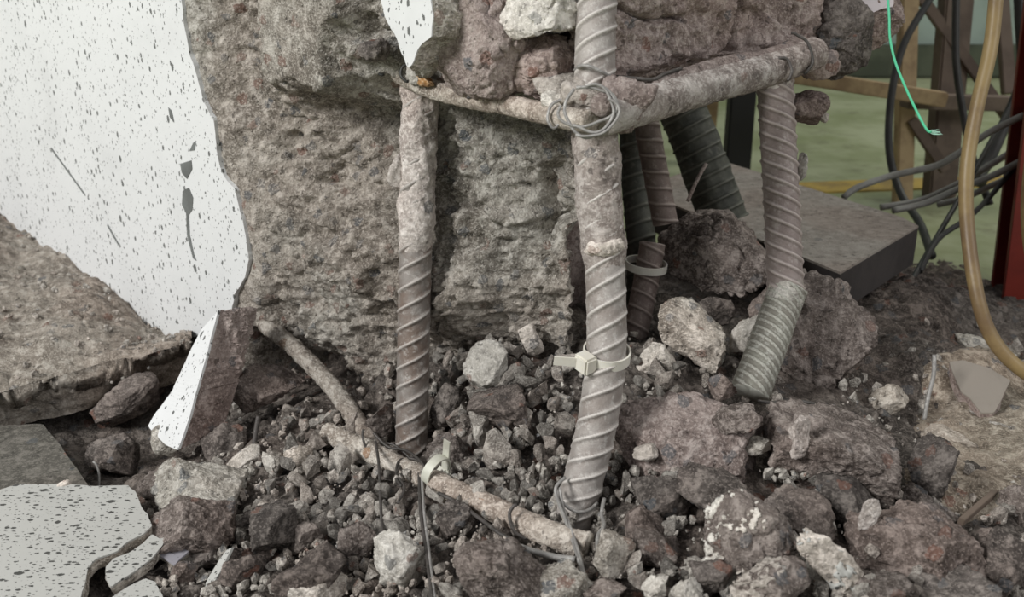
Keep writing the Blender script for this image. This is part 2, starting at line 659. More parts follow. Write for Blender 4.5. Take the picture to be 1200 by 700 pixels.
def plain(name, base, rough=0.5, alt=None, k=20, met=0.0, sub=0.0, spec=0.5, bump=0.0003):
    t = NT(name)
    v, rnd = t.coords()
    alt = alt or tuple(x * 0.8 for x in base)
    c = t.mix(t.ramp(t.noise(v, k, 6, 0.65), (0.42, 0.66)), base, alt)
    t.put(t.b.inputs['Base Color'], c)
    t.b.inputs['Roughness'].default_value = rough
    t.b.inputs['Metallic'].default_value = met
    t.b.inputs['Specular IOR Level'].default_value = spec
    if sub:
        t.b.inputs['Subsurface Weight'].default_value = sub
        t.b.inputs['Subsurface Radius'].default_value = (0.004, 0.004, 0.003)
    t.put(t.b.inputs['Normal'], t.bump(t.noise(v, k * 12, 3), bump))
    return t.m


NYLON = plain('white_nylon', (0.76, 0.74, 0.67), 0.4, (0.68, 0.65, 0.57), sub=0.2)
NYLON_D = plain('dusty_nylon', (0.58, 0.58, 0.50), 0.5, (0.42, 0.41, 0.35), sub=0.1)
BLACK = plain('black_rubber', (0.022, 0.022, 0.02), 0.5, (0.04, 0.04, 0.035))
CABLE = plain('grey_cable', (0.30, 0.30, 0.275), 0.4, (0.20, 0.195, 0.175))
HOSE = plain('yellow_hose', (0.30, 0.215, 0.095), 0.45, (0.17, 0.11, 0.055), k=9)
STRING = plain('green_nylon_string', (0.10, 0.62, 0.34), 0.5, (0.16, 0.7, 0.45))
STRINGT = plain('frayed_green_fibres', (0.45, 0.75, 0.6), 0.6)
RED = plain('red_painted_steel', (0.24, 0.035, 0.024), 0.35, (0.13, 0.02, 0.016), k=5)
WOOD = plain('tan_timber', (0.43, 0.32, 0.18), 0.75, (0.26, 0.18, 0.10), k=14)
WOODB = plain('brown_timber', (0.155, 0.115, 0.088), 0.75, (0.10, 0.072, 0.055), k=12)
BLACKP = plain('black_paint', (0.010, 0.010, 0.010), 0.6)
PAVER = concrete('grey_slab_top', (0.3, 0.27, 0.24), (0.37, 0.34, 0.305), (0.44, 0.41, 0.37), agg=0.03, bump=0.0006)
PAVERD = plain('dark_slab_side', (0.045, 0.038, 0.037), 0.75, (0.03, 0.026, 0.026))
TILE = concrete('dark_grey_tile', (0.085, 0.08, 0.068), (0.13, 0.122, 0.106), (0.22, 0.205, 0.18), agg=0.1, bump=0.0012)
TANTILE = plain('smooth_tan_tile', (0.27, 0.24, 0.205), 0.6, (0.22, 0.195, 0.165))
FLOORM = NT('green_painted_floor')
_v, _r = FLOORM.coords()
_n = FLOORM.noise(_v, 2.6, 6, 0.65)
_c = FLOORM.mix(FLOORM.ramp(_n, (0.38, 0.62)), (0.22, 0.25, 0.12), (0.36, 0.39, 0.245))
_c = FLOORM.mix(FLOORM.math('MULTIPLY', FLOORM.ramp(FLOORM.noise(_v, 12, 6, 0.7), (0.5, 0.72)), 0.6), _c, (0.12, 0.115, 0.06))
FLOORM.put(FLOORM.b.inputs['Base Color'], _c)
FLOORM.b.inputs['Roughness'].default_value = 0.5
FLOORM = FLOORM.m
WALLM = plain('teal_grey_wall', (0.34, 0.42, 0.385), 0.8, (0.27, 0.335, 0.305), k=3)
SHADOWLINE = plain('dark_green_shadow_line', (0.085, 0.10, 0.068), 0.7, (0.05, 0.06, 0.04), k=6)  # dark colour of a strip that paints the far wall's shadow line
BLISTER = plain('dark_grey_blister', (0.16, 0.17, 0.165), 0.8, (0.11, 0.115, 0.11))
YELLOWP = plain('worn_yellow_paint', (0.42, 0.29, 0.05), 0.6, (0.25, 0.17, 0.05), k=15)

# ------------------------------------------------------------------ setting behind
FZ = -0.105


def grid_faces(nu, nv):
    i, j = np.meshgrid(np.arange(nu - 1), np.arange(nv - 1), indexing='ij')
    a = i * nv + j
    return np.stack([a, a + nv, a + nv + 1, a + 1], -1).reshape(-1, 4)


o = centred('floor', [(-6, -3, FZ), (6, -3, FZ), (6, 5.2, FZ), (-6, 5.2, FZ)], [[0, 1, 2, 3]], FLOORM)
tag(o, 'worn olive green painted hall floor', None, kind='structure')
V, Fs = boxverts((0.5, 4.35, 1.3), np.eye(3), (9, 0.1, 2.8))
o = centred('wall_back', V, Fs, WALLM, smooth=False)
tag(o, 'pale teal grey wall at the far end of the hall', None, kind='structure')
V, Fs = boxverts((0.5, 4.28, FZ + 0.07), np.eye(3), (9, 0.04, 0.14), 0.01)
o = centred('shadow_strip_back', V, Fs, SHADOWLINE, smooth=False)
tag(o, 'dark green strip painted as the shadow line along the far wall', None, kind='structure')
V, Fs = boxverts((1.75, 2.42, FZ + 0.002), rotm(rz=-8), (2.2, 0.10, 0.004))
o = centred('trim_1', V, Fs, YELLOWP, smooth=False)
tag(o, 'worn yellow marking stripe on the green floor', None, kind='structure')


def beam(name, p0, p1, w, t, mat, parent=None, ref=(0, 1, 0)):
    p0, p1 = np.asarray(p0, float), np.asarray(p1, float)
    z = p1 - p0
    L = np.linalg.norm(z)
    z /= L
    y = np.asarray(ref, float)
    y = y - z * (y @ z)
    y /= np.linalg.norm(y)
    x = np.cross(y, z)
    V, Fs = boxverts((p0 + p1) / 2, [x, y, z], (w, t, L), min(w, t) * 0.08)
    return centred(name, V, Fs, mat, parent, smooth=False)


# timber trestle in the background
b = G(1057, 238, FZ)
tr = thing('timber_trestle', 'old timber trestle frame standing behind the hanging yellow hose', 'trestle', b)
beam('post', b, P(1068, -120, 2.10), 0.036, 0.036, WOOD, tr)
b2 = G(1100, 232, FZ)
beam('post', b2, P(1132, -140, 2.12), 0.062, 0.05, WOODB, tr)
beam('rail', P(925, 88, 2.09), P(1108, 117, 2.06), 0.032, 0.03, WOOD, tr, ref=(0, 0, 1))
beam('rail', P(1060, 118, 2.11), P(1215, 122, 2.14), 0.046, 0.03, WOODB, tr, ref=(0, 0, 1))
beam('brace', P(1068, 140, 2.15), P(1108, 200, 2.15), 0.022, 0.02, WOODB, tr)
beam('brace', P(1078, -5, 2.16), P(1200, 165, 2.16), 0.022, 0.02, WOODB, tr)
beam('brace', P(1172, -20, 2.2), P(1182, 110, 2.2), 0.028, 0.02, WOODB, tr)
b = G(862, 205, FZ)
o = beam('steel_post', b, b + np.array([0.0, 0.02, 1.3]), 0.062, 0.05, BLACKP)
tag(o, 'matt black steel post seen under the clamped cross bar', 'post')
b = G(832, 200, FZ)
o = beam('timber_post', b + np.array([0, .1, 0]), b + np.array([0.015, 0.12, 1.3]), 0.05, 0.04, WOOD)
tag(o, 'tan timber post just left of the black post', 'post')

# red steel upright at the right edge: a channel with two flanges
b = G(1194, 352, FZ)
red = thing('red_steel_upright', 'dark red painted steel upright leaning at the right edge', 'steel post', b)
top = P(1246, -60, 1.42)
beam('web', b, top, 0.010, 0.10, RED, red, ref=(0.35, 1, 0))
beam('flange', b + np.array([0, -0.05, 0]), top + np.array([0, -0.05, 0]), 0.105, 0.008, RED, red, ref=(0.0, 1, 0))
beam('flange', b + np.array([0.03, 0.05, 0]), top + np.array([0.03, 0.05, 0]), 0.105, 0.008, RED, red, ref=(0.0, 1, 0))


def cord(name, pts, r, mat, label, cat, group=None, n=120, nseg=10):
    path, s = even(catmull([P(*p) for p in pts], n), 0.006)
    V, Fs = sweep(path, r, nseg, ref=(1, 0.1, 0.05))
    o = centred(name, V, Fs, mat)
    return tag(o, label, cat, group)


cord('black_cable', [(1120, -60, 1.9), (1092, -5, 1.9), (1060, 50, 1.88), (1045, 110, 1.86), (1042, 175, 1.84), (1055, 225, 1.80), (1078, 262, 1.72), (1092, 300, 1.60)], 0.0072, BLACK,
     'black cable looping down in front of the tan trestle post', 'cable')
cord('black_cable', [(1122, -60, 1.75), (1120, 30, 1.75), (1121, 80, 1.75), (1130, 140, 1.75), (1140, 185, 1.72), (1160, 240, 1.7)], 0.0065, BLACK,
     'black cable hanging straight beside the brown trestle post', 'cable')
cord('black_cable', [(1192, -60, 1.7), (1196, 20, 1.7), (1198, 90, 1.7), (1180, 140, 1.7), (1158, 190, 1.68), (1148, 205, 1.66), (1150, 215, 1.65)], 0.010, BLACK,
     'thick black cable hanging at the top right corner', 'cable')
for pts, lab in (
        ([(988, 232, 1.60), (1005, 220, 1.60), (1045, 206, 1.60), (1095, 195, 1.58), (1120, 182, 1.56), (1160, 155, 1.54), (1200, 135, 1.52)], 'topmost grey cable arching above the others behind the slab'),
        ([(1032, 243, 1.66), (1075, 236, 1.66), (1110, 222, 1.64), (1150, 200, 1.62), (1205, 165, 1.6)], 'grey cable second from top in the bundle behind the slab'),
        ([(1046, 247, 1.60), (1085, 238, 1.60), (1125, 221, 1.58), (1165, 205, 1.56), (1210, 182, 1.54)], 'pale grey cable in the middle of the bundle behind slab'),
        ([(1098, 240, 1.68), (1130, 232, 1.66), (1170, 214, 1.64), (1215, 195, 1.6)], 'lowest grey cable of the bundle behind the slab'),
        ([(1068, 330, 1.40), (1085, 300, 1.45), (1120, 240, 1.55), (1170, 150, 1.62), (1205, 90, 1.66)], 'thin dark cable rising steeply from behind the slab corner'),
        ([(1078, 318, 1.42), (1100, 280, 1.47), (1135, 255, 1.5), (1165, 225, 1.54), (1205, 175, 1.6)], 'thin dark cable bending right from behind the slab corner')):
    dk = 'dark' in lab
    cord('thin_cable' if dk else 'grey_cable', pts, 0.0042 if dk else 0.0055, BLACK if dk else CABLE, lab, 'cable', 'cables behind the grey slab')
cord('yellow_hose', [(1172, -80, 1.06), (1167, 0, 1.06), (1160, 60, 1.06), (1144, 130, 1.06), (1133, 200, 1.06), (1134, 270, 1.06), (1146, 350, 1.05), (1165, 400, 1.05), (1200, 436, 1.05), (1250, 462, 1.06)], 0.0076, HOSE,
     'ochre yellow hose hanging in a curve at the right', 'hose', n=200, nseg=16)
cord('yellow_hose', [(1222, 60, 1.2), (1210, 170, 1.2), (1204, 250, 1.2), (1212, 320, 1.2), (1230, 400, 1.2)], 0.0076, HOSE,
     'second yellow hose half cut off by the right edge', 'hose', n=120, nseg=16)

# grey slab lying on blocks behind the right bar
SZ = 0.08
sl = thing('stone_slab', 'smooth grey slab with dark sides lying behind the right bar', 'slab', G(985, 318, 0.03))
crn = [G(845, 188, SZ), G(1081, 262, SZ), G(985, 319, SZ), G(870, 250, SZ)]
crn[3] = crn[2] + (crn[0] - crn[1])
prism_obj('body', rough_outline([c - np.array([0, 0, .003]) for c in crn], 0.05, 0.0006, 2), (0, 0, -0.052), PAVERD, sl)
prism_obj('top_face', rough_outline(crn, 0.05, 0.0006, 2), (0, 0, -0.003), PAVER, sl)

# ------------------------------------------------------------------ rubble bed (height field)
_cp = [(675, 595, 0), (482, 528, -.045), (885, 450, .035), (600, 700, .0), (400, 690, -.03), (250, 690, -.045), (90, 640, -.055), (50, 530, -.07), (150, 530, -.085),
       (280, 480, -.07), (400, 470, -.035), (580, 400, .055), (480, 420, .02), (640, 420, .05), (750, 420, .055), (800, 520, .04), (800, 690, .015), (1000, 650, .02),
       (950, 530, .03), (1150, 650, -.01), (1150, 500, -.03), (1190, 420, -.05), (1060, 400, .015), (1050, 335, .02), (960, 380, .01), (830, 320, .0), (740, 350, .03), (800, 345, 0.0),
       (800, 260, .0), (100, 440, -.08), (100, 360, -.06), (0, 300, -.06), (185, 395, -.07), (330, 440, -.06), (1130, 330, -.07), (1000, 300, .0), (900, 240, -.07), (1250, 350, -.1), (1300, 520, -.06),
       (1300, 690, -.03), (-100, 690, -.07), (-100, 500, -.08), (600, 900, 0.0), (200, 900, -.04), (1000, 900, 0.0), (700, 300, .06), (560, 330, .06)]
_cpw = np.array([G(a, b_, z) for a, b_, z in _cp])


def bed_z(x, y):
    x, y = np.atleast_1d(x).astype(float), np.atleast_1d(y).astype(float)
    num = den = 0
    for c in _cpw:
        w = 1 / ((x - c[0]) ** 2 + (y - c[1]) ** 2 + 0.0009) ** 1.7
        num = num + w * c[2]
        den = den + w
    z = num / den
    far = sstep(1.35, 1.9, y)
    return z * (1 - far) + (-0.12) * far


def on_bed(px, py, lift=0.0):
    r = P(px, py, 1.0) - CAM
    ds = np.linspace(0.35, 2.0, 700)
    pts = CAM + r * ds[:, None]
    below = pts[:, 2] - lift < bed_z(pts[:, 0], pts[:, 1])
    k = int(np.argmax(below)) if below.any() else 400
    return pts[k], ds[k]


xs = np.arange(-1.0, 1.15, 0.004)
ys = np.arange(0.40, 1.9, 0.004)
X, Y = np.meshgrid(xs, ys, indexing='ij')
Z = bed_z(X.ravel(), Y.ravel())
p3 = np.stack([X.ravel(), Y.ravel(), Z], 1)
f1, f2, cid = worley(p3 * 42, 3)
g1, g2, gid = worley(p3 * 110, 8)
Z = Z + 0.010 * (cid - 0.35) * sstep(0.02, 0.25, f2 - f1) - 0.004 * f1 + 0.005 * (gid - 0.3) * sstep(0.02, 0.3, g2 - g1) + 0.010 * fbm(p3 * 14, 3, 4) + 0.003 * fbm(p3 * 130, 3, 6)
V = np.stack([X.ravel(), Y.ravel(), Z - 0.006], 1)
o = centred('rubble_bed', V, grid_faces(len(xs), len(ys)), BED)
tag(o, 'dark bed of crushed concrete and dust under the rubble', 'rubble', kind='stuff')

xs = np.arange(0.30, 1.0, 0.005)
ys = np.arange(0.70, 1.25, 0.005)
X, Y = [a_.ravel() for a_ in np.meshgrid(xs, ys, indexing='ij')]
qx, qy, _d = project(np.stack([X, Y, bed_z(X, Y)], 1))
p3 = np.stack([X, Y, X * 0], 1)
f1, f2, cid = worley(p3 * 45, 91)
mask = sstep(1035, 1120, qx + 30 * fbm(p3 * 12, 3, 92)) * sstep(395, 430, qy + 20 * fbm(p3 * 14, 3, 95)) * sstep(640, 560, qy + 30 * fbm(p3 * 12 + 5, 3, 93))
Z = bed_z(X, Y) - 0.022 + 0.032 * mask + (0.012 * fbm(p3 * 18, 4, 94) + 0.008 * (cid - 0.4) * sstep(0.02, 0.25, f2 - f1) + 0.003 * fbm(p3 * 160, 2, 96)) * mask
o = centred('sandy_debris', np.stack([X, Y, Z], 1), grid_faces(len(xs), len(ys)), SAND)
tag(o, 'tan sandy debris spread on the floor at the right', 'sand', kind='stuff')

# ------------------------------------------------------------------ the broken column
col = thing('concrete_column', 'broken concrete column with spalled core and white speckled paint', 'column', F0 + E1 * 0.4 + N1 * -0.2 + np.array([0, 0, -0.06]))
# outline of the surviving white face, traced along the break
EDGE = [(205, -60), (212, 0), (222, 60), (228, 80), (240, 120), (251, 140), (255, 180), (262, 208), (276, 222), (284, 258), (290, 285), (293, 305), (288, 322), (276, 345), (270, 372), (262, 392)]
LOW = [(240, 394), (215, 396), (188, 396), (170, 392), (158, 380), (140, 358), (128, 352), (112, 340), (96, 318), (84, 308), (62, 298), (40, 290), (24, 284), (12, 270), (0, 263), (-60, 220), (-160, 150)]
ew = np.array([on_face(*p) for p in EDGE])
et = (ew - F0) @ E1
o_edge = np.argsort(ew[:, 2])


def t_edge(z):
    return np.interp(z, ew[o_edge, 2], et[o_edge])


white = [on_face(*p) for p in EDGE] + [on_face(*p) for p in LOW]
wt = [((w - F0) @ E1, w[2]) for w in white]
wt = [(wt[0][0] - 0.06, 1.6)] + wt + [(-1.3, wt[-1][1]), (-1.3, 1.6)]
pts = np.array([F0 + E1 * a + UP * z for a, z in wt])
loop = np.vstack([pts, pts[:1]])
q, _ = even(loop, 0.0035)
q = q[:-1]
inner = (q[:, 2] < 0.55)
q += E1 * (0.0035 * fbm(q * 55, 4, 21) * inner)[:, None] + UP * (0.004 * fbm(q * 50 + 30, 4, 22) * inner)[:, None]
pf = prism_obj('painted_face', q + N1 * 0.0005, -N1 * 0.008, WHITE, col)
pf['label'] = 'white paint face with dark specks'

for lab_, poly in (('dark teardrop blister with a drip', [(214, 224), (221, 220), (226, 232), (225, 246), (221, 252), (222, 275), (227, 298), (230, 306), (226, 303), (219, 276), (218, 250), (213, 240)]),
                   ('small dark chip in the paint', [(211, 192), (224, 188), (225, 198), (219, 210), (213, 203)]),
                   ('short dark nick in the paint', [(197, 126), (201, 130), (204, 144), (199, 138)]),
                   ('short dark nick in the paint', [(226, 168), (229, 165), (228, 176), (222, 177)]),
                   ('dark scratch in the paint', [(60, 173), (99, 227), (98, 228), (59, 174)]),
                   ('dark scratch in the paint', [(126, 263), (139, 286), (138, 287), (125, 264)])):
    q_ = rough_outline([on_face(a_, b_, 0.0012) for a_, b_ in poly], 0.002, 0.0, 5)
    o = prism_obj('paint_blister', q_, -N1 * 0.003, BLISTER, col)
    o['label'] = lab_

# spalled core: height field over the face, recess grows away from the painted edge
ts = np.r_[np.arange(-1.3, -0.1, 0.03), np.arange(-0.1, 0.86, 0.0021)]
zs = np.r_[np.arange(-0.14, 0.46, 0.0021), np.arange(0.46, 1.62, 0.04)]
T, ZZ = np.meshgrid(ts, zs, indexing='ij')
T, ZZ = T.ravel(), ZZ.ravel()
dl = T - t_edge(ZZ)
r0 = 0.0045 + 0.020 * sstep(0.0, 0.07, dl) + 0.055 * sstep(0.02, 0.22, dl) + 0.075 * sstep(0.16, 0.38, dl)
base = F0 + E1 * T[:, None] + UP * ZZ[:, None] - N1 * r0[:, None]
PX, PY, PD = project(base)


def blob(cx, cy, rx, ry, amt, pw=2.0, rot=0.0):
    c, s = math.cos(math.radians(rot)), math.sin(math.radians(rot))
    a, b_ = (PX - cx) * c + (PY - cy) * s, -(PX - cx) * s + (PY - cy) * c
    return amt * np.exp(-(np.abs(a / rx) ** pw + np.abs(b_ / ry) ** pw))


r = r0.copy()
r -= blob(415, 20, 75, 90, 0.062, 5)            # upper left shoulder overhanging
r -= blob(560, 0, 150, 105, 0.060, 6)           # mass above the cross bar
r += blob(440, 150, 50, 45, 0.030, 3)           # hollow under the shoulder
r += blob(655, 235, 16, 40, 0.05, 3)            # dark pocket beside the middle bar
r += blob(470, 60, 14, 40, 0.025, 3)
r -= blob(575, 260, 60, 110, 0.016, 3)
r -= blob(540, 355, 45, 45, 0.030, 3)           # pale lump at the foot between the bars
r -= blob(430, 330, 60, 60, 0.018, 3)
r += 0.13 * sstep(0, 60, (PY - 372) - (PX - 300) * 0.62) * sstep(285, 310, PX) * (1 - sstep(455, 520, PX))   # undercut at the foot, left
r += blob(345, 470, 70, 60, 0.05, 4)
fade = sstep(-0.015, 0.012, dl)
p3 = base
f1, f2, cid = worley(p3 * np.array([30, 30, 30]) + 0.35 * np.stack([fbm(p3 * 40, 2, 31), fbm(p3 * 40, 2, 32), fbm(p3 * 40, 2, 33)], 1), 11)
w1, w2, wid = worley(p3 * 78, 17)
amp = 0.35 + 0.65 * sstep(0.0, 0.10, dl)
rel = 0.022 * fbm(p3 * 11, 4, 40) + 0.017 * (cid - 0.5) * sstep(0.0, 0.10, f2 - f1) + 0.0085 * ridged(p3 * 60, 5, 41)
rel = rel + 0.007 * np.maximum(wid - 0.72, 0) / 0.28 * sstep(0.5, 0.2, w1) - 0.004 * (wid < 0.10) * sstep(0.45, 0.25, w1)
rel = rel + 0.0040 * fbm(p3 * 230, 2, 44)
r = r - rel * fade * amp
r = np.maximum(r, 0.0035)
V = F0 + E1 * T[:, None] + UP * ZZ[:, None] - N1 * r[:, None]
# right flank of the core: pull the last columns back, away from the viewer
tb = 0.575 + 0.014 * fbm(np.stack([ZZ * 34, ZZ * 0, ZZ * 0], 1), 3, 50) - 0.012 * sstep(0.16, 0.0, ZZ) + 0.02 * sstep(0.30, 0.34, ZZ)
back = np.maximum(T - tb, 0)
V = V - E1 * (back * 1.0)[:, None] + np.array([-0.30, 0.954, 0])[None] * (back * 1.2 * sstep(0, 0.02, back))[:, None]
core = centred('spalled_core', V, grid_faces(len(ts), len(zs)), GREY, col)
core['label'] = 'rough broken concrete core'
# body behind, so that the column is solid seen from the side
pts = [F0 + E1 * -1.3 - N1 * 0.10, F0 + E1 * 0.42 - N1 * 0.17, F0 + E1 * 0.46 - N1 * 0.40, F0 + E1 * -1.3 - N1 * 0.55]
prism_obj('inner_body', rough_outline([p + UP * 1.6 for p in pts], 0.05, 0.01, 3), (0, 0, -1.75), PINK, col)
# strip of paint left on the overhang above the cross bar
st = [(446, -40), (447, 0), (452, 22), (462, 40), (471, 62), (477, 80), (483, 76), (488, 60), (497, 50), (506, 42), (508, 20), (504, 0), (500, -40)]
q = rough_outline([on_face(px, py, 0.004) for px, py in st], 0.004, 0.0, 5)
q += E1 * (0.002 * fbm(q * 90, 3, 5))[:, None]
prism_obj('strip_backing', q - N1 * 0.0015, -N1 * 0.03, GREY, col, taper=-0.05, rough=0.006, cuts=2)
o = prism_obj('paint_strip', q, -N1 * 0.0015, WHITE, col)
o['label'] = 'narrow strip of white speckled paint'


def chunk(name, px, py, d, dims, rz, mat, seed, sub=5, box=4.0, cuts=6, rough=0.11, fine=0.05, freq=2.2, rx=0, ry=0, parent=None, lo=0.66, hi=0.94):
    V, Fs = rock_verts(seed, dims, sub, box, cuts, rough, fine, freq, lo, hi)
    V = V @ rotm(rx, ry, rz).T + P(px, py, d)
    return centred(name, V, Fs, mat, parent), V, Fs


# concrete still hanging above the thick arm of the stirrup, with its underside
A2, B2 = P(716, 70, 0.812), P(962, 45, 0.975)
L2 = np.linalg.norm((B2 - A2)[:2])
DR = np.array([(B2 - A2)[0], (B2 - A2)[1], 0]) / L2
NR = np.array([DR[1], -DR[0], 0])
ss = np.arange(-0.02, L2 + 0.02, 0.0019)
vs_ = np.r_[np.arange(-0.16, 0.18, 0.0019), np.arange(0.18, 1.2, 0.03)]
SS, VS = [a_.ravel() for a_ in np.meshgrid(ss, vs_, indexing='ij')]
zb = np.interp(SS, [0, L2], [P(716, 112, 0.80)[2] + 0.004, P(955, 72, 0.95)[2] + 0.004])
bs = np.where((VS < 0)[:, None], A2 * np.array([1, 1, 0]) + DR * SS[:, None] + NR * VS[:, None], A2 * np.array([1, 1, 0]) + DR * SS[:, None])
bs[:, 2] = zb + np.maximum(VS, 0)
qx, qy, _d = project(bs)
f1, f2, cid = worley(bs * 26 + 0.4 * np.stack([fbm(bs * 30, 2, 81), fbm(bs * 30, 2, 82), fbm(bs * 30, 2, 83)], 1), 84)
g1, g2, gid = worley(bs * 85, 85)
rl = 0.014 * fbm(bs * 13, 4, 86) + 0.012 * (cid - 0.5) * sstep(0, 0.08, f2 - f1) + 0.006 * ridged(bs * 55, 4, 87) + 0.003 * fbm(bs * 230, 2, 88) - 0.005 * (gid < 0.12) * sstep(0.45, 0.2, g1)
cr = np.abs(qx - np.interp(qy, [-30, 0, 20, 60], [880, 872, 868, 862]) - 2.5 * noise(np.stack([qy / 9, qy * 0, qy * 0], 1), 3))
rl = rl - 0.05 * np.exp(-(cr / 5.0) ** 4) * (VS > 0.01)
cr = np.abs(qy - np.interp(qx, [725, 765, 800], [8, 26, 20]) - 3 * noise(np.stack([qx / 9, qx * 0, qx * 0], 1), 4))
rl = rl - 0.014 * np.exp(-(cr / 2.6) ** 2) * (VS > 0) * (qx < 805)
rl = rl - 0.045 * sstep(L2 - 0.01, L2 + 0.02, SS) - 0.03 * sstep(0.0, -0.02, SS)
dirn = np.where((VS < 0)[:, None], -UP * sstep(-0.02, 0.0, -np.abs(VS))[:, None] * 0 - UP, NR)
edge_ = np.exp(-(VS / 0.010) ** 2)
V = bs + dirn * rl[:, None] - NR * (0.010 * edge_)[:, None] + UP * (0.006 * edge_)[:, None]
hm = centred('hanging_concrete', V, grid_faces(len(ss), len(vs_)), PINK, col)
hm['label'] = 'brown cracked concrete above the thick arm'
# separate chunks of the broken corner (parts of the column)
for a in (
        (566, 42, 0.85, (0.105, 0.085, 0.112), -42, PINK, 101),
        (634, 12, 0.815, (0.072, 0.07, 0.066), -42, PALE, 102),
        (595, -30, 0.85, (0.19, 0.08, 0.07), -42, PINK, 117),
        (628, 76, 0.845, (0.080, 0.06, 0.056), -42, PINK, 103),
        (652, 102, 0.818, (0.046, 0.04, 0.03), -42, PALE, 104),
        (972, 40, 0.995, (0.07, 0.09, 0.09), 20, DARKC, 109),
        (1002, 26, 1.035, (0.098, 0.07, 0.085), 0, PINK, 110),
        (958, 78, 0.955, (0.042, 0.036, 0.034), 10, PINK, 111),
        (938, 58, 0.955, (0.032, 0.03, 0.03), 30, PINK, 112)):
    sm = a[3][0] < 0.05
    o, V, Fs = chunk('concrete_chunk', *a, parent=col, sub=4 if sm else 6, box=2.6 if sm else 3.0, cuts=11, rough=0.07, fine=0.04, freq=2.0, lo=0.60, hi=0.90, ry=-24 if a[6] == 110 else 0)
# lilac-white paint on the right end
q = rough_outline([P(984, -40, 0.985), P(986, 6, 0.985), P(994, 15, 0.985), P(1008, 12, 0.99), P(1020, 16, 0.99), P(1034, 10, 1.0), P(1047, 8, 1.0), P(1049, -40, 1.0)], 0.004, 0.001, 9)
prism_obj('flake_backing', q + np.array([0, 0.006, 0.002]), (-0.01, 0.05, 0), PINK, col, taper=0.1, rough=0.006, cuts=2)
o = prism_obj('paint_flake', q, (0.001, 0.006, 0), LILAC, col)
o['label'] = 'lilac-white painted plaster remnant'
# inner mass that carries on upward behind the chunks, out of the frame
cb = [F0 + E1 * 0.50 - N1 * 0.10, F0 + E1 * 0.62 - N1 * 0.17, A2 + DR * 0.03 - NR * 0.09, A2 + DR * (L2 - 0.03) - NR * 0.10, A2 + DR * L2 - NR * 0.25, F0 + E1 * 0.40 + E2 * 0.30]
cb = [np.array([c[0], c[1], 1.6]) for c in cb]
prism_obj('upper_body', rough_outline(cb, 0.012, 0.010, 13), (0, 0, -1.27), DARKC, col, jit=0.01)
# rust bloom and pebbles at the cross bar
for px, py, d, s, mt, sd in ((498, 95, 0.894, (0.022, 0.012, 0.011), RUST, 120), (492, 88, 0.896, (0.010, 0.010, 0.008), RUST, 127), (487, 84, 0.90, (0.022, 0.02, 0.026), PALE, 121), (572, 108, 0.838, (0.006, 0.005, 0.006), RUST, 122),
                             (438, 58, 0.90, (0.032, 0.03, 0.024), DARKC, 123), (500, 70, 0.88, (0.03, 0.03, 0.04), GREY, 124), (590, 96, 0.85, (0.03, 0.03, 0.02), PALE, 125)):
    V, Fs = rock_verts(sd, s, 4, 2.5, 5, 0.22, 0.14, 2.6)
    centred('rust_bloom' if mt is RUST else 'pebble', V @ rotm(0, 0, -42).T + P(px, py, d), Fs, mt, col)

# ------------------------------------------------------------------ reinforcing bars
def rebar(label, pts, R, mat, pitch=0.0185, k=0.006, ribh=0.17, crust=None, step=0.0012, nseg=56, name='reinforcing_bar', sharp=None, group=None, seed=1, rough=0.02):
    W = [P(*p) for p in pts]
    if sharp is None:
        path = catmull(W, 600)
    else:
        a, b_ = catmull(W[:sharp + 1], 300), catmull(W[sharp:], 200)
        path = np.vstack([a[:-1], b_])
    path, s = even(path, step)
    if sharp is not None:
        for _ in range(4):
            path[1:-1] = (path[:-2] + 2 * path[1:-1] + path[2:]) / 4

    def rf(S, PH):
        half = np.where(np.sin(PH) >= 0, 0.0, 0.5)
        ph = np.where(PH > math.pi, PH - math.pi, PH)
        fr = ((S + k * ph) / pitch + half) % 1.0
        rib = np.clip(1 - np.abs(fr - 0.5) / 0.17, 0, 1)
        rib = rib * rib * (3 - 2 * rib) * np.clip(np.abs(np.sin(PH)) * 2.2, 0, 1)
        lon = np.exp(-(np.sin(PH) / 0.16) ** 2)
        q3 = np.stack([np.cos(PH).ravel() * 2, np.sin(PH).ravel() * 2, S.ravel() / R * 1.2], 1) + seed * 7.1
        n = fbm(q3 * 1.6, 4, seed).reshape(S.shape)
        return R * (0.92 + ribh * rib + 0.05 * lon + rough * n)

    V, Fs = sweep(path, rf, nseg, ref=(1, 0.0, 0))
    root = thing(name, label, 'rebar', path[-1], group)
    centred('shaft', V, Fs, mat, root)
    for (s0, s1, thick, cover, cm, sd) in crust or []:
        L = s[-1]
        a, b_ = int(s0 / L * len(path)) if s0 > 1 else int(s0 * len(path)), int(s1 * len(path))
        sub = path[a:b_]

        def cf(S, PH):
            q3 = np.stack([np.cos(PH).ravel(), np.sin(PH).ravel(), S.ravel() / R * 0.8], 1) + sd * 3.3
            n = fbm(q3 * 1.3, 5, sd, 0.55).reshape(S.shape)
            n2 = ridged(q3 * 4.0, 3, sd + 5).reshape(S.shape)
            ends = sstep(0, 0.02, S) * sstep(S.max(), S.max() - 0.02, S)
            t = np.clip(n + cover, -0.6, 1.0)
            return R * (0.90 + (thick * t + 0.05 * n2 * (t > 0) + 0.10) * ends)

        V, Fs = sweep(sub, cf, 64, ref=(1, 0, 0))
        centred('cement_crust', V, Fs, cm, root)
    return root


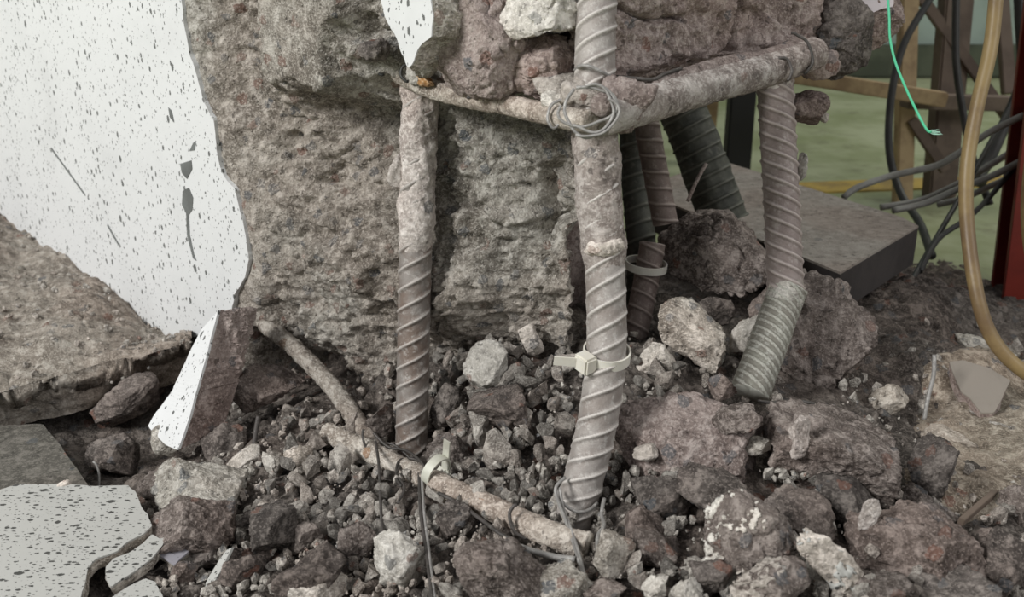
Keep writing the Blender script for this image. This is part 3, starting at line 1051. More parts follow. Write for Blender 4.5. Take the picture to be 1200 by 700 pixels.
rebar('left front bar, rusty ribbed steel with cement crust above', [(495, 40, .95), (492, 110, .952), (489, 220, .958), (486, 330, .968), (484, 430, .98), (482, 528, .992), (482, 590, 1.0)],
      0.0166, STEEL_L, pitch=0.0195, k=0.0088, crust=[(0.02, 0.46, 0.22, 0.32, CRUST, 4)], seed=2)
rebar('middle front bar, thick pale ribbed steel bending left at its foot', [(700, -330, .79), (699, -80, .80), (699, 0, .80), (697, 120, .80), (703, 230, .81), (708, 300, .815), (711, 380, .815), (709, 430, .815), (699, 500, .815), (683, 565, .815), (668, 620, .815), (660, 670, .82)],
      0.0172, STEEL_M, pitch=0.0180, k=0.0085, crust=[(0.42, 0.64, 0.20, 0.30, CRUST, 8)], seed=3)
rebar('right bar, mauve grey ribbed steel down to the kink', [(906, 20, .955), (909, 110, .96), (914, 200, .965), (918, 280, .967), (921, 346, .968)],
      0.0182, STEEL_R, pitch=0.0135, k=-0.0085, ribh=0.13, crust=[(0.04, 0.28, 0.16, 0.12, CRUST, 11), (0.93, 1.0, 0.3, 0.2, PALE, 12)], seed=4)
rebar('short grey green stub of the right bar below its kink', [(924, 338, .968), (915, 362, .962), (903, 396, .95), (884, 446, .93), (878, 462, .925)],
      0.0192, STEEL_S, pitch=0.0085, k=-0.0065, ribh=0.12, crust=[(0.0, 0.22, 0.25, 0.2, PALE, 14)], seed=14, name='bar_stub')
rebar('brown ribbed bar leaning behind the middle bar', [(748, 80, 1.10), (757, 140, 1.11), (768, 200, 1.12), (780, 262, 1.13)], 0.0150, STEEL_P, pitch=0.0185, k=-0.004, nseg=40, seed=5)
rebar('dark grimy bar in the gap right beside the middle bar', [(742, 100, 1.22), (744, 200, 1.22), (752, 300, 1.21), (748, 420, 1.2)], 0.0185, STEEL_D, pitch=0.020, k=0.004, nseg=40, seed=6)
rebar('brown ribbed bar stub passing through the rear cable tie', [(765, 285, 1.12), (757, 330, 1.12), (745, 390, 1.11), (738, 430, 1.11)], 0.0150, STEEL_P, pitch=0.0185, k=-0.004, nseg=40, seed=7)
rebar('thick dark ribbed bar leaning away behind the boulder', [(778, 70, 1.30), (800, 130, 1.30), (822, 185, 1.30), (850, 262, 1.30)], 0.0330, STEEL_D, pitch=0.017, k=0.003, ribh=0.10, nseg=56, seed=8, rough=0.06)


def hug(pts, gap):
    """lift a run of points clear of the rubble bed, all by a gently varying amount"""
    need = np.array([max(0.0, c - (on_bed(a, b_)[1] - gap)) for a, b_, c in pts])
    if len(pts) >= 14:
        need[:] = need.max() if need.max() < 0.05 else np.median(need)
    else:
        need = np.maximum(need, np.r_[need[0], (need[:-2] + need[2:]) / 2, need[-1]]) if len(need) > 2 else need
    return [(a, b_, c - w) for (a, b_, c), w in zip(pts, need)]


def tie_bar(label, pts, R, crust=None, seed=1, mat=None, rough=0.10, name='stirrup_bar', step=0.002):
    path, s = even(catmull([P(*p) for p in pts], 300), step)

    def rf(S, PH):
        q3 = np.stack([np.cos(PH).ravel(), np.sin(PH).ravel(), S.ravel() / R * 0.6], 1) + seed * 5.3
        return R * (1 + rough * fbm(q3 * 1.8, 5, seed, 0.6).reshape(S.shape) + 0.6 * rough * ridged(q3 * 4, 4, seed + 3).reshape(S.shape) + 0.5 * rough * fbm(q3 * 9, 2, seed + 8).reshape(S.shape))
    V, Fs = sweep(path, rf, 32, ref=(0, 0, 1))
    o = centred(name, V, Fs, mat or TIEBAR)
    return tag(o, label, 'stirrup')


tie_bar('upper stirrup arm, thin chalky bar slanting left from the wire knot', [(428, 64, .985), (452, 78, .955), (510, 106, .905), (600, 124, .84), (660, 138, .79), (694, 142, .765)], 0.0088, seed=3)
tie_bar('upper stirrup arm, thick crusted bar slanting right under the hanging concrete', [(706, 138, .775), (745, 126, .79), (840, 98, .855), (900, 82, .895), (955, 62, .935)], 0.0148, seed=5, mat=CRUST, rough=0.09)
tie_bar('second crusted rod lying along the top of the right stirrup arm', [(762, 106, .805), (840, 80, .86), (900, 68, .90), (940, 52, .93)], 0.0085, seed=6, mat=PINK, rough=0.10)
tie_bar('lower stirrup, long chalky bar crossing the feet of both front bars', hug([(383, 507, .985), (430, 528, .965), (475, 550, .94), (520, 570, .905), (560, 588, .87), (600, 606, .845), (648, 628, .80), (690, 640, .775)], 0.010), 0.0096, seed=7, rough=0.20)
tie_bar('short chalky bar sloping down from the undercut to the left bar foot', hug([(310, 380, 1.13), (345, 408, 1.10), (390, 455, 1.05), (436, 520, 1.0)], 0.010), 0.0092, seed=8, rough=0.18)
tie_bar('round cut bar end poking forward inside the wire knot', [(711, 118, .80), (708, 121, .77), (705, 123, .742)], 0.0085, seed=9, mat=PINK, rough=0.05)

# crusted lumps of the knot (top-level lumps of mortar)
for lab, px, py, d, s, mt, sd in (
        ('pale mortar lump behind the wire rings of the knot', 684, 112, .795, (0.050, 0.04, 0.040), PALE, 130),
        ('pinkish mortar lump just right of the wire knot', 738, 122, .785, (0.050, 0.035, 0.048), PINK, 131),
        ('small pale mortar lump at the left of the wire knot', 650, 122, .805, (0.030, 0.028, 0.024), PALE, 132),
        ('brown mortar lump stuck beside the right bar under the paint flake', 947, 126, .972, (0.056, 0.036, 0.036), PINK, 133),
        ('pale mortar scab on the right edge of the right bar', 940, 195, .962, (0.010, 0.014, 0.028), PALE, 134),
        ('chalky nub at the tip of the brown mortar lump', 964, 136, .966, (0.012, 0.012, 0.014), PALE, 135),
        ('flat mortar scab on the left side of the left bar', 464, 205, .955, (0.020, 0.018, 0.042), CRUST, 136),
        ('white mortar collar around the middle bar above the cable tie', 706, 288, .806, (0.038, 0.030, 0.020), PALE, 137)):
    V, Fs = rock_verts(sd, s, 4, 2.4, 5, 0.16, 0.10, 2.4)
    tag(centred('mortar_lump', V + P(px, py, d), Fs, mt), lab, 'mortar lump')


# ------------------------------------------------------------------ tie wire and cable ties
def wire(label, pts, r=0.0012, mat=None, name='tie_wire', raw=False, cat='wire', group=None, seg=8):
    W = pts if raw else [P(*p) for p in pts]
    path, s = even(catmull(W, max(60, 14 * len(W))), 0.0022)
    V, Fs = sweep(path, r, seg, ref=(0.3, 0.7, 0.64))
    return tag(centred(name, V, Fs, mat or WIRE_D), label, cat, group)


def arc(cx, cy, d, rx, ry, a0, a1, tilt=0.0, dd=0.0, n=14):
    out = []
    for k in range(n):
        a = math.radians(a0 + (a1 - a0) * k / (n - 1))
        wv = 1 + 0.07 * math.sin(3 * a + cx) + 0.04 * math.sin(5 * a + cy)
        x, y = rx * wv * math.cos(a), -ry * wv * math.sin(a)
        t = math.radians(tilt)
        out.append((cx + x * math.cos(t) - y * math.sin(t), cy + x * math.sin(t) + y * math.cos(t), d + dd * math.sin(a)))
    return out


wire('outer ring of grey tie wire around the upper knot', arc(692, 130, .742, 31, 29, 120, -235), 0.0013, WIRE_G)
wire('inner ring of grey tie wire around the upper knot', arc(689, 127, .740, 31, 27, 100, -120, 8), 0.0012, WIRE_G)
wire('fourth grey tie wire strand, a flat oval over the upper knot', arc(688, 124, .741, 34, 24, 70, -200, -14), 0.0012, WIRE_G)
wire('third grey tie wire strand crossing low over the upper knot', arc(693, 133, .738, 30, 27, 40, -130, -6), 0.0011, WIRE_G)
wire('grey wire loop around the thin stirrup arm left of the knot', arc(652, 133, .785, 9, 17, 60, 330, 20), 0.0013, WIRE_G)
wire('grey wire bound around the middle bar above the knot', [(674, 82, .80), (680, 77, .782), (692, 78, .776), (706, 85, .778), (718, 91, .79), (726, 92, .81)], 0.0015, WIRE_G)
wire('dark wire running right from the knot along the hanging concrete', [(722, 90, .80), (745, 92, .80), (765, 93, .80), (778, 87, .81), (798, 80, .825)], 0.0016, WIRE_D)
wire('dark wire ring around the right end of the crusted arm', arc(938, 62, .908, 12, 24, 100, -110, -20), 0.0014, WIRE_D)
wire('short dark wire ring where the right bar meets the crusted arm', arc(918, 80, .885, 9, 14, 90, -100, -25), 0.0014, WIRE_D)
wire('black wire ring on the stirrup end beside the paint strip', arc(448, 78, .930, 7, 10, 120, 290, 0), 0.0014, BLACK)
wire('black wire hook under the tip of the paint strip', arc(476, 86, .905, 6, 10, 60, 280, -10), 0.0014, BLACK)

wire('dark wire wrapped around the lower stirrup left of the left bar', hug(arc(436, 522, .945, 8, 20, 100, 300, -25), 0.022), 0.0013)
wire('dark wire strand twisting over the foot of the left bar', hug([(438, 508, .95), (455, 524, .94), (475, 528, .935), (492, 540, .93), (502, 556, .925)], 0.022), 0.0014)
wire('second dark wire strand tangled at the left bar foot', hug([(445, 520, .95), (462, 522, .945), (480, 538, .935), (470, 545, .93), (464, 560, .925), (470, 570, .93)], 0.022), 0.0013)
wire('dark wire kinked below the left bar foot', hug([(500, 546, .925), (484, 538, .93), (468, 540, .93), (465, 556, .925), (474, 572, .925), (466, 590, .93)], 0.022), 0.0012)
wire('thin black wire dangling down to the pale chunk', hug([(440, 518, .945), (444, 545, .93), (446, 590, .915), (449, 625, .90), (458, 650, .885)], 0.022), 0.0014)
wire('long black wire hanging from the lower tie toward the bottom edge', hug([(491, 552, .925), (493, 600, .885), (499, 640, .85), (504, 680, .82), (510, 720, .80)], 0.022), 0.0016)
wire('grey wire hanging close beside the long black wire', hug([(494, 556, .92), (497, 600, .88), (502, 640, .845), (507, 680, .815), (512, 720, .795)], 0.022), 0.0012, WIRE_G)
wire('flat grey double wire curving under the lower stirrup', hug([(598, 637, .815), (620, 645, .80), (650, 653, .785), (674, 656, .775)], 0.022), 0.0026, WIRE_G)
wire('dark wire running under the lower stirrup from its middle', hug([(514, 578, .895), (540, 592, .88), (565, 610, .86), (585, 625, .84), (605, 635, .825)], 0.022), 0.0016)
wire('dark wire ring around the lower stirrup near the middle bar', hug(arc(608, 612, .815, 9, 20, 60, 300, -20), 0.022), 0.0015)
wire('grey wire hanging from the foot of the middle bar', hug([(662, 560, .80), (652, 570, .79), (652, 582, .785), (662, 608, .775), (673, 640, .762), (681, 668, .75), (683, 685, .745)], 0.022), 0.0014, WIRE_G)
wire('second grey wire strand beside the middle bar foot', hug([(656, 572, .79), (660, 595, .78), (669, 620, .768), (679, 650, .755), (686, 680, .745)], 0.022), 0.0012, WIRE_G)
wire('grey wire bound around the foot of the middle bar', hug([(652, 574, .80), (660, 590, .785), (676, 600, .785), (690, 598, .795), (700, 590, .81)], 0.022), 0.0015, WIRE_G)
wire('short twisted grey wire standing up right of the middle bar', hug([(700, 645, .775), (701, 628, .785), (708, 616, .79), (705, 603, .795), (708, 585, .80)], 0.022), 0.0017, WIRE_G)
wire('thin dark wire looping out of the brown boulder hollow', hug([(888, 470, .90), (905, 472, .90), (930, 470, .90), (955, 474, .90), (975, 488, .91)], 0.022), 0.0016)
wire('dark bent wire sticking up from the boulder behind', [(806, 236, 1.12), (815, 215, 1.12), (824, 198, 1.12), (828, 192, 1.12)], 0.0022, PINK)


def cable_tie(label, px, py, d, R, axis, head_ang, tail_dir, w, mat, tail=0.03, headsz=(0.014, 0.016, 0.012)):
    c = P(px, py, d)
    ax = np.asarray(axis, float)
    ax /= np.linalg.norm(ax)
    u = np.array([1.0, 0, 0])
    u -= ax * (u @ ax)
    u /= np.linalg.norm(u)
    v = np.cross(u, ax)
    root = thing('cable_tie', label, 'cable tie', c)
    a = np.linspace(0, 2 * math.pi, 49)
    ring = c + R * (np.cos(a)[:, None] * u + np.sin(a)[:, None] * v)
    V, Fs = ribbon(ring, ax, w, 0.0016)
    centred('strap', V, Fs, mat, root, smooth=False)
    h = math.radians(head_ang)
    out = math.cos(h) * u + math.sin(h) * v
    tan = -math.sin(h) * u + math.cos(h) * v
    hc = c + out * (R + headsz[1] * 0.35)
    td = np.asarray(tail_dir, float)
    td /= np.linalg.norm(td)
    V, Fs = boxverts(hc, [tan, out, ax], headsz, 0.0018)
    centred('head', V, Fs, mat, root, smooth=False)
    tp = np.array([hc + td * k * tail for k in np.linspace(0.05, 1, 6)])
    V, Fs = ribbon(tp, ax - td * (ax @ td), w * 0.85, 0.0016)
    centred('tail', V, Fs, mat, root, smooth=False)
    return root


cable_tie('white cable tie around the middle bar with its tail pointing left', 711, 415, .815, 0.0192, (0.05, -0.18, 1), 142, (-1, -0.05, 0.10), 0.0095, NYLON, tail=0.026, headsz=(0.016, 0.013, 0.0155))
cable_tie('white cable tie around the rear bar in the gap', 757, 311, 1.12, 0.0235, (0.10, -0.02, 1), 270, (1, 0.5, 0.1), 0.0085, NYLON, tail=0.010, headsz=(0.008, 0.008, 0.009))
cable_tie('dusty cable tie standing on the lower stirrup beside the left bar', 511, 552, min(.905, on_bed(511, 560)[1] - 0.012), 0.0140, (0.75, -0.6, -0.25), 60, (0.10, -0.25, 1), 0.0085, NYLON_D, tail=0.042, headsz=(0.014, 0.014, 0.014))

# green string hanging from the paint flake
fr = thing('nylon_string', 'bright green string with frayed end hanging below the lilac paint flake', 'string', P(1090, 155, .965))
path, _s = even(catmull([P(*p) for p in [(1040, -10, .97), (1042, 20, .965), (1043, 45, .965), (1049, 72, .965), (1060, 100, .965), (1074, 130, .965), (1086, 152, .965), (1091, 155, .965)]], 120), 0.002)
V, Fs = sweep(path, 0.00125, 8, ref=(1, 0.2, 0))
centred('strand', V, Fs, STRING, fr)
rng = random.Random(4)
for k in range(9):
    V, Fs = sweep(catmull([P(1088, 154, .965), P(1094 + rng.uniform(-2, 2), 155 + rng.uniform(-3, 3), .965), P(1100 + rng.uniform(-3, 5), 156 + rng.uniform(-5, 3), .965 + rng.uniform(-.004, .004))], 8), 0.00035, 5, ref=(0.2, 0.3, 0.9))
    centred('fibre', V, Fs, STRINGT, fr)

# ------------------------------------------------------------------ left: floor screed, tile, painted plates
nu, nv = 150, 110
front = catmull([G(-220, 500, -.005), G(-80, 475, -.005), G(0, 456, -.005), (G(60, 441, -.004)), G(130, 424, -.002), G(180, 411, 0.0), G(222, 398, 0.0)], nu)
rear = catmull([on_face(-260, 60, 0.0), on_face(-100, 170, 0.0), on_face(0, 256, 0.0), on_face(60, 288, 0.0), on_face(112, 332, 0.0), on_face(170, 384, 0.0), on_face(212, 394, 0.0)], nu)
rear = rear - N1 * 0.02
Vg = []
nd = 30
for j in range(nv):
    if j < nd:
        k = j / nd
        row = front + np.array([0, 0, -0.055]) * (1 - k) + np.array([0.006, 0.022, 0]) * (1 - k)
    else:
        k = (j - nd) / (nv - 1 - nd)
        row = front * (1 - k) + rear * k
    Vg.append(row)
Vg = np.stack(Vg, 1).reshape(-1, 3)
wf, wf2, wid = worley(Vg * 38, 61)
dz = 0.016 * fbm(Vg * 13, 5, 60) + 0.010 * (wid - 0.4) * sstep(0.02, 0.25, wf2 - wf) + 0.0022 * fbm(Vg * 150, 3, 62)
nrm = np.tile(np.r_[np.zeros(nd), np.ones(nv - nd)], nu)
Vg[:, 2] += dz * nrm - 0.02 * np.tile(np.r_[np.zeros(nd), np.exp(-np.arange(nv - nd) / 4.0)], nu)
Vg += (np.array([-0.3, -1, 0]) * (0.024 * fbm(Vg * 24, 5, 63) * (1 - nrm))[:, None])
o = centred('floor_screed', Vg, grid_faces(nu, nv)[:, ::-1], TAN)
tag(o, 'tan broken floor screed layer at the foot of the white wall', 'floor screed')

TL = [(-90, 500), (0, 499), (50, 497), (66, 516), (88, 546), (104, 570), (60, 590), (-90, 600)]
o = prism_obj('floor_tile', rough_outline([G(a, b_, -.045) for a, b_ in TL], 0.006, 0.001, 70), (0, 0, -0.02), TILE, jit=0.002)
tag(o, 'dark grey gritty floor tile between screed and speckled plate', 'tile')


def plate(label, poly, z, tilt=(0, 0), thick=0.009, amp=0.0016, seed=1, paint=WHITE_SHADED, body=GREY, name='painted_plate', zf=None):
    c0 = G(*np.mean(np.array(poly), 0), z)
    pts = []
    for a, b_ in poly:
        g = G(a, b_, z)
        dzv = (g[0] - c0[0]) * tilt[0] + (g[1] - c0[1]) * tilt[1]
        pts.append(G(a, b_, z + dzv))
    q = rough_outline(pts, 0.003, amp, seed)
    root = thing(name, label, 'plate', c0 - np.array([0, 0, thick]))
    prism_obj('mortar_back', q + np.array([0, 0, -0.0016]), (0.0, 0.002, -thick), body, root, taper=0.02, seed=seed, jit=0.003)
    prism_obj('paint_layer', q, (0, 0, -0.0016), paint, root)
    return root


plate('large pale speckled painted plate lying flat at the bottom left', [(-60, 600), (-20, 582), (0, 574), (18, 568), (60, 567), (110, 570), (150, 568), (160, 578), (164, 592), (172, 604), (178, 616), (168, 626), (150, 634), (138, 646), (112, 656), (102, 668), (98, 686), (92, 704), (85, 740), (-60, 760)], -.022, thick=0.010, seed=71)
plate('narrow speckled plate fragment broken off right of the large plate', [(124, 678), (124, 664), (132, 655), (150, 648), (168, 636), (178, 626), (188, 632), (196, 628), (190, 640), (178, 654), (160, 668), (138, 682), (130, 688)], -.024, seed=72)
plate('speckled plate corner cut off by the bottom edge', [(118, 716), (130, 700), (150, 688), (170, 678), (182, 682), (190, 696), (196, 720), (160, 740)], -.022, seed=73)
plate('small lilac speckled plate chip under the grey stone', [(184, 648), (196, 636), (222, 646), (210, 656), (206, 662)], -.030, seed=74, thick=0.005, paint=plaster('lilac_chip', (0.30, 0.29, 0.32), (0.06, 0.06, 0.06), 120))
plate('smooth tan tile shard at the right under the yellow hose', [(1112, 424), (1128, 422), (1160, 432), (1184, 446), (1166, 484), (1150, 484), (1136, 466), (1126, 458)], 0.0, tilt=(0.1, .25), seed=75, paint=TANTILE, body=PINK, thick=0.012, name='tile_shard')


def slab_px(label, pts3, thickvec, mat, name, cat, patchmat=None, seed=1, amp=0.001, group=None):
    q = rough_outline([P(*p) for p in pts3], 0.004, amp, seed)
    root = thing(name, label, cat, q[np.argmin(q[:, 2])])
    prism_obj('mortar_body', q + np.asarray(thickvec) * 0.06, np.asarray(thickvec) * 0.94, mat, root, seed=seed, jit=0.004, rough=0.006, cuts=4, taper=0.12)
    if patchmat:
        prism_obj('paint_layer', q, np.asarray(thickvec) * 0.06, patchmat, root)
    return root


# upright wedge chip with its white painted side to the left
slab_px('tall upright white painted chip with brown broken side', [(256, 364, 1.035), (250, 384, 1.03), (244, 410, 1.022), (232, 450, 1.012), (222, 490, 1.005), (208, 528, 0.995), (194, 522, 1.01), (173, 500, 1.03), (182, 484, 1.035), (201, 460, 1.045), (216, 426, 1.055), (236, 386, 1.055)],
        np.array([0.034, 0.040, -0.004]), PINK, 'painted_chip', 'chip', WHITE, 76, 0.0008)
slab_px('thin pale edged chip standing on end near the bottom left', [(271, 642, .80), (262, 664, .795), (246, 690, .785), (236, 706, .78), (232, 702, .79), (244, 678, .795), (256, 658, .80), (266, 644, .805)],
        np.array([0.030, 0.022, -0.012]), DARKC, 'painted_chip', 'chip', WHITE_SHADED, 77, 0.0006)

# ------------------------------------------------------------------ named chunks of concrete
def rockat(label, px, py, w, h, mat, seed, rot=0, dy=0.9, name='concrete_chunk', lift=0.3, box=2.6, cuts=14, rough=0.06, fine=0.055, sub=5, d=None, ptch=None, rz=0, rx=0, group=None, freq=2.0, cat='concrete chunk', free=False):
    pt, dd = on_bed(px, py)
    top_d = dd - lift * h / F * dd
    dd = top_d if d is None else d if free else min(d, top_d + 0.01)
    s = dd / F
    dims = (w * s, w * s * dy, h * s * 1.0)
    V, Fs = rock_verts(seed, dims, sub, box, cuts, rough, fine, freq)
    V = V @ rotm(rx, rot, rz).T + P(px, py, dd)
    o = centred(name, V, Fs, mat)
    if ptch:
        r_ = patch(V, Fs, *ptch[:2], seed + 3)
        if r_:
            root = thing(name, label, cat, o.location.copy(), group)
            o.name = 'rubble_body'
            o.parent = root
            o.location = (0, 0, 0)
            centred('pale_paint_patch', r_[0], r_[1], ptch[2], root)
            return root
    return tag(o, label, cat, group)


BOULDERS = [
    # label, px, py, w, h, mat, seed, kwargs
    ('big brown pitted boulder behind the foot of the right bar', 952, 412, 172, 178, BROWN, 201, dict(rot=32, d=1.05, free=True, sub=6)),
    ('brown rough boulder above the dark hole left of the right bar', 838, 288, 150, 105, BROWN, 202, dict(rot=18, free=True, d=1.12, sub=6)),
    ('broad brown boulder right of centre below the pitted boulder', 992, 526, 190, 122, BROWN, 203, dict(rot=10, d=.90, lift=.5, sub=6)),
    ('large mottled brown boulder low at the right', 1080, 640, 178, 118, BROWN, 204, dict(rot=20, sub=6, lift=.5)),
    ('wide reddish brown slab sloping right of the middle bar', 815, 520, 185, 78, PINK, 205, dict(rot=-8, rx=26, d=.90, lift=.35, dy=.85, box=4, cuts=8, sub=6, rough=0.05)),
    ('brown chunk with white paint patch at lower right', 864, 628, 125, 120, BROWN, 206, dict(rot=22, sub=6, lift=.5, ptch=((-0.7, -0.6, 0.5), 0.86, PALE))),
    ('long white streaked chunk near the bottom right', 970, 660, 56, 118, PALE, 207, dict(rot=-40, lift=.45, dy=0.8, ptch=((-0.5, -0.5, 0.7), 0.75, WHITE_SHADED))),
    ('brown chunk with pale patch at the bottom edge', 900, 690, 100, 74, BROWN, 208, dict(lift=.55, ptch=((-0.6, -0.4, 0.7), 0.85, PALE))),
    ('cream lump at the bottom edge below the patched chunk', 806, 693, 46, 40, PALE, 209, dict(lift=.4)),
    ('pale wedge of concrete in front of the dark hole', 812, 392, 120, 62, GREY, 210, dict(rot=28, d=1.0, sub=5)),
    ('dark mossy looking lump below the dark hole', 838, 368, 46, 42, DARKC, 211, dict(d=1.06)),
    ('small pinkish white rock hugging the right bar foot', 878, 392, 40, 62, PALE, 212, dict(rot=10, d=1.0)),
    ('flat grey brown rock standing below the right bar', 846, 457, 46, 46, BROWN, 213, dict(d=.862, free=True, rot=15)),
    ('rounded rock right above the reddish slab edge', 862, 492, 52, 36, BROWN, 214, dict(d=.812, free=True)),
    ('pale lump left of the wedge beside the cable tie', 772, 428, 55, 50, PALE, 215, dict(d=.975)),
    ('whitish crystalline stone on the reddish slab', 757, 530, 32, 24, PALE, 216, dict(d=.817, free=True)),
    ('thin light chip at the edge of the reddish slab', 882, 522, 42, 26, GREY, 217, dict(d=.824, free=True, rot=-20)),
    ('cream upright lump in front of the brown hollow', 936, 508, 34, 60, CRUST, 218, dict(d=.795, free=True, rot=8)),
    ('dark chunk wedged below the reddish slab', 840, 578, 110, 60, DARKC, 219, dict(rot=15, lift=.4)),
    ('dark stone between the two pale patched chunks', 935, 605, 90, 74, DARKC, 220, dict(lift=.35, rot=30)),
    ('small shard standing beside the mottled boulder', 1016, 606, 26, 50, CRUST, 221, dict(rot=18, d=.726, free=True, dy=.4)),
    ('round dark brown stone behind the mottled boulder', 1096, 556, 72, 84, DARKC, 222, dict(rot=12, lift=.5)),
    ('brown stone left of the timber splinter', 1085, 598, 70, 45, BROWN, 223, dict(lift=.3, rot=20)),
    ('dark rubble lump at the bottom right corner', 1168, 660, 100, 90, DARKC, 224, dict(lift=.4)),
    ('brown lump along the bottom right edge', 1110, 697, 120, 40, DARKC, 225, dict(lift=.3)),
    ('brown rock at the right edge near the floor', 1190, 590, 45, 60, BROWN, 226, dict(lift=.25)),
    ('pinkish flat stone lying right of the splinter', 1157, 628, 26, 22, BROWN, 227, dict(lift=.4)),
    ('pale stone on the dust at the right edge', 1180, 580, 32, 16, PALE, 228, dict(lift=.4)),
    ('dark lump right of the pitted boulder', 1040, 470, 52, 44, TAN, 229, dict(lift=.3)),
    ('tan clod on the dusty floor at the right', 1110, 520, 60, 40, TAN, 230, dict(lift=.1)),
    ('grey crumbly ridge above the tan tile shard', 1150, 410, 95, 34, GREY, 231, dict(lift=.1, rot=18)),
    # bottom centre
    ('large brown block at the bottom between the two hanging wires', 588, 670, 124, 92, BROWN, 240, dict(lift=.5, rot=8, sub=6, box=5)),
    ('cream knobbly chunk right of the dangling black wire', 469, 660, 72, 78, PALE, 241, dict(lift=.5, rot=-15)),
    ('pale lump at the bottom edge right of the brown block', 662, 688, 90, 56, GREY, 242, dict(lift=.55, rot=-10)),
    ('pale rock just right of the hanging grey wires', 715, 655, 64, 60, GREY, 243, dict(lift=.5, rot=20)),
    ('cream splinter rock at the bottom edge under the rebar', 765, 690, 30, 44, PALE, 244, dict(lift=.4)),
    ('brown rock at the bottom right of the grey wires', 745, 620, 70, 60, BROWN, 245, dict(lift=.25, rot=30)),
    ('dark brown rock lying flat right of the short twisted wire', 778, 640, 80, 45, BROWN, 246, dict(lift=.25, rot=18)),
    ('dark glossy pebble on the lower stirrup', 622, 592, 34, 20, DARKC, 247, dict(d=.835, sub=4)),
    ('grey stone behind the dusty cable tie', 530, 532, 64, 56, BROWN, 248, dict(d=.955, lift=.5)),
    ('rounded grey stone left of the left bar foot', 446, 498, 42, 64, BROWN, 249, dict(d=.995, lift=.5, rot=8)),
    # left
    ('dark wedge shaped rock leaning under the column undercut', 308, 452, 78, 76, BROWN, 260, dict(d=1.10, rot=35, sub=5)),
    ('wide flat grey stone with a smooth disc left of centre', 232, 616, 128, 76, BROWN, 261, dict(lift=.55, rot=14, sub=6, box=5, rough=0.07)),
    ('cream topped long rock above the flat grey stone', 243, 572, 140, 72, GREY, 262, dict(lift=.45, rot=4, sub=6)),
    ('brown rock at the left end above the flat stone', 190, 576, 50, 52, BROWN, 263, dict(lift=.4)),
    ('dark slab lump under the edge of the screed', 152, 470, 92, 56, DARKC, 264, dict(rot=-18, d=1.13)),
    ('dark rock in the hollow left of the upright chip', 142, 528, 78, 44, DARKC, 265, dict(d=1.04, rot=10)),
    ('dark rock right of the upright chip foot', 262, 522, 60, 52, DARKC, 266, dict(d=1.03, rot=-15)),
    ('grey cube like pebble right of the upright chip', 288, 538, 40, 26, PALE, 267, dict(lift=.4, sub=4, box=6)),
    ('oblong upright pebble in the left gravel', 314, 544, 20, 42, PALE, 268, dict(lift=.5, rot=-15, sub=4)),
    ('knobbly grey pebble in the left gravel', 346, 538, 42, 36, GREY, 269, dict(lift=.4, sub=4)),
    ('dark block below the left gravel', 322, 628, 76, 76, DARKC, 270, dict(lift=.45, rot=-20)),
    ('dark brown rock with flat top near the bottom', 365, 672, 92, 66, DARKC, 271, dict(lift=.5)),
    ('brown slanted rock left of the dangling black wire', 358, 632, 40, 56, DARKC, 272, dict(lift=.3, rot=25)),
    ('pale lump at the bottom edge left of the cream chunk', 372, 694, 70, 30, PALE, 273, dict(lift=.5)),
    ('small brown wedge right of the plate fragment', 212, 672, 34, 50, BROWN, 274, dict(lift=.4, rot=20)),
    ('dark stone under the thin standing chip', 288, 668, 64, 66, DARKC, 275, dict(lift=.25, rot=10)),
    ('dark stone between lilac chip and flat stone', 236, 652, 52, 26, DARKC, 276, dict(lift=.3)),
    ('grey crumb on the top edge of the large plate', 74, 568, 18, 12, PALE, 277, dict(d=.90, sub=3)),
    ('pale crumbly lump at the foot of the upright chip', 196, 515, 36, 40, GREY, 278, dict(d=1.03, sub=4)),
    ('grey round stone between flat stone and dark block', 292, 612, 30, 26, DARKC, 279, dict(lift=.4, sub=4)),
    # centre gravel stars
    ('pale angular rock standing in the gravel between front bars', 572, 436, 62, 74, PALE, 290, dict(d=.985, lift=.5, rot=25)),
    ('pale upright shard in the gravel right of the pale rock', 621, 398, 26, 42, PALE, 291, dict(d=1.0, rot=-20)),
    ('dark broad rock in the middle of the centre gravel', 592, 478, 90, 60, DARKC, 292, dict(d=.95, lift=.5)),
    ('dark upright rock right beside the left bar foot', 524, 478, 42, 66, DARKC, 293, dict(d=1.0, lift=.5)),
    ('dark brown rock filling the gap under the reddish slab', 770, 585, 80, 56, DARKC, 294, dict(lift=.35, rot=-15)),
    ('dark rock below the broad brown boulder', 990, 592, 90, 56, DARKC, 295, dict(lift=.35, rot=8)),
    ('dark rubble lump right of the cream splinter rock', 830, 672, 70, 50, DARKC, 296, dict(lift=.35)),
    ('dark brown lump at the bottom edge beside the streaked chunk', 1030, 690, 80, 50, BROWN, 297, dict(lift=.35)),
    ('grey broken rock at the bottom left of the dangling wire', 415, 640, 50, 54, BROWN, 298, dict(lift=.4, rot=20)),
    ('brown rock between the cream chunk and the long black wire', 530, 610, 54, 46, DARKC, 299, dict(lift=.25)),
    ('brown rough rock at the right end of the lower stirrup', 710, 690, 60, 40, BROWN, 300, dict(lift=.4)),
]
for lab, px, py, w, h, mt, sd, kw in BOULDERS:
    rockat(lab, px, py, w, h, mt, sd, **kw)

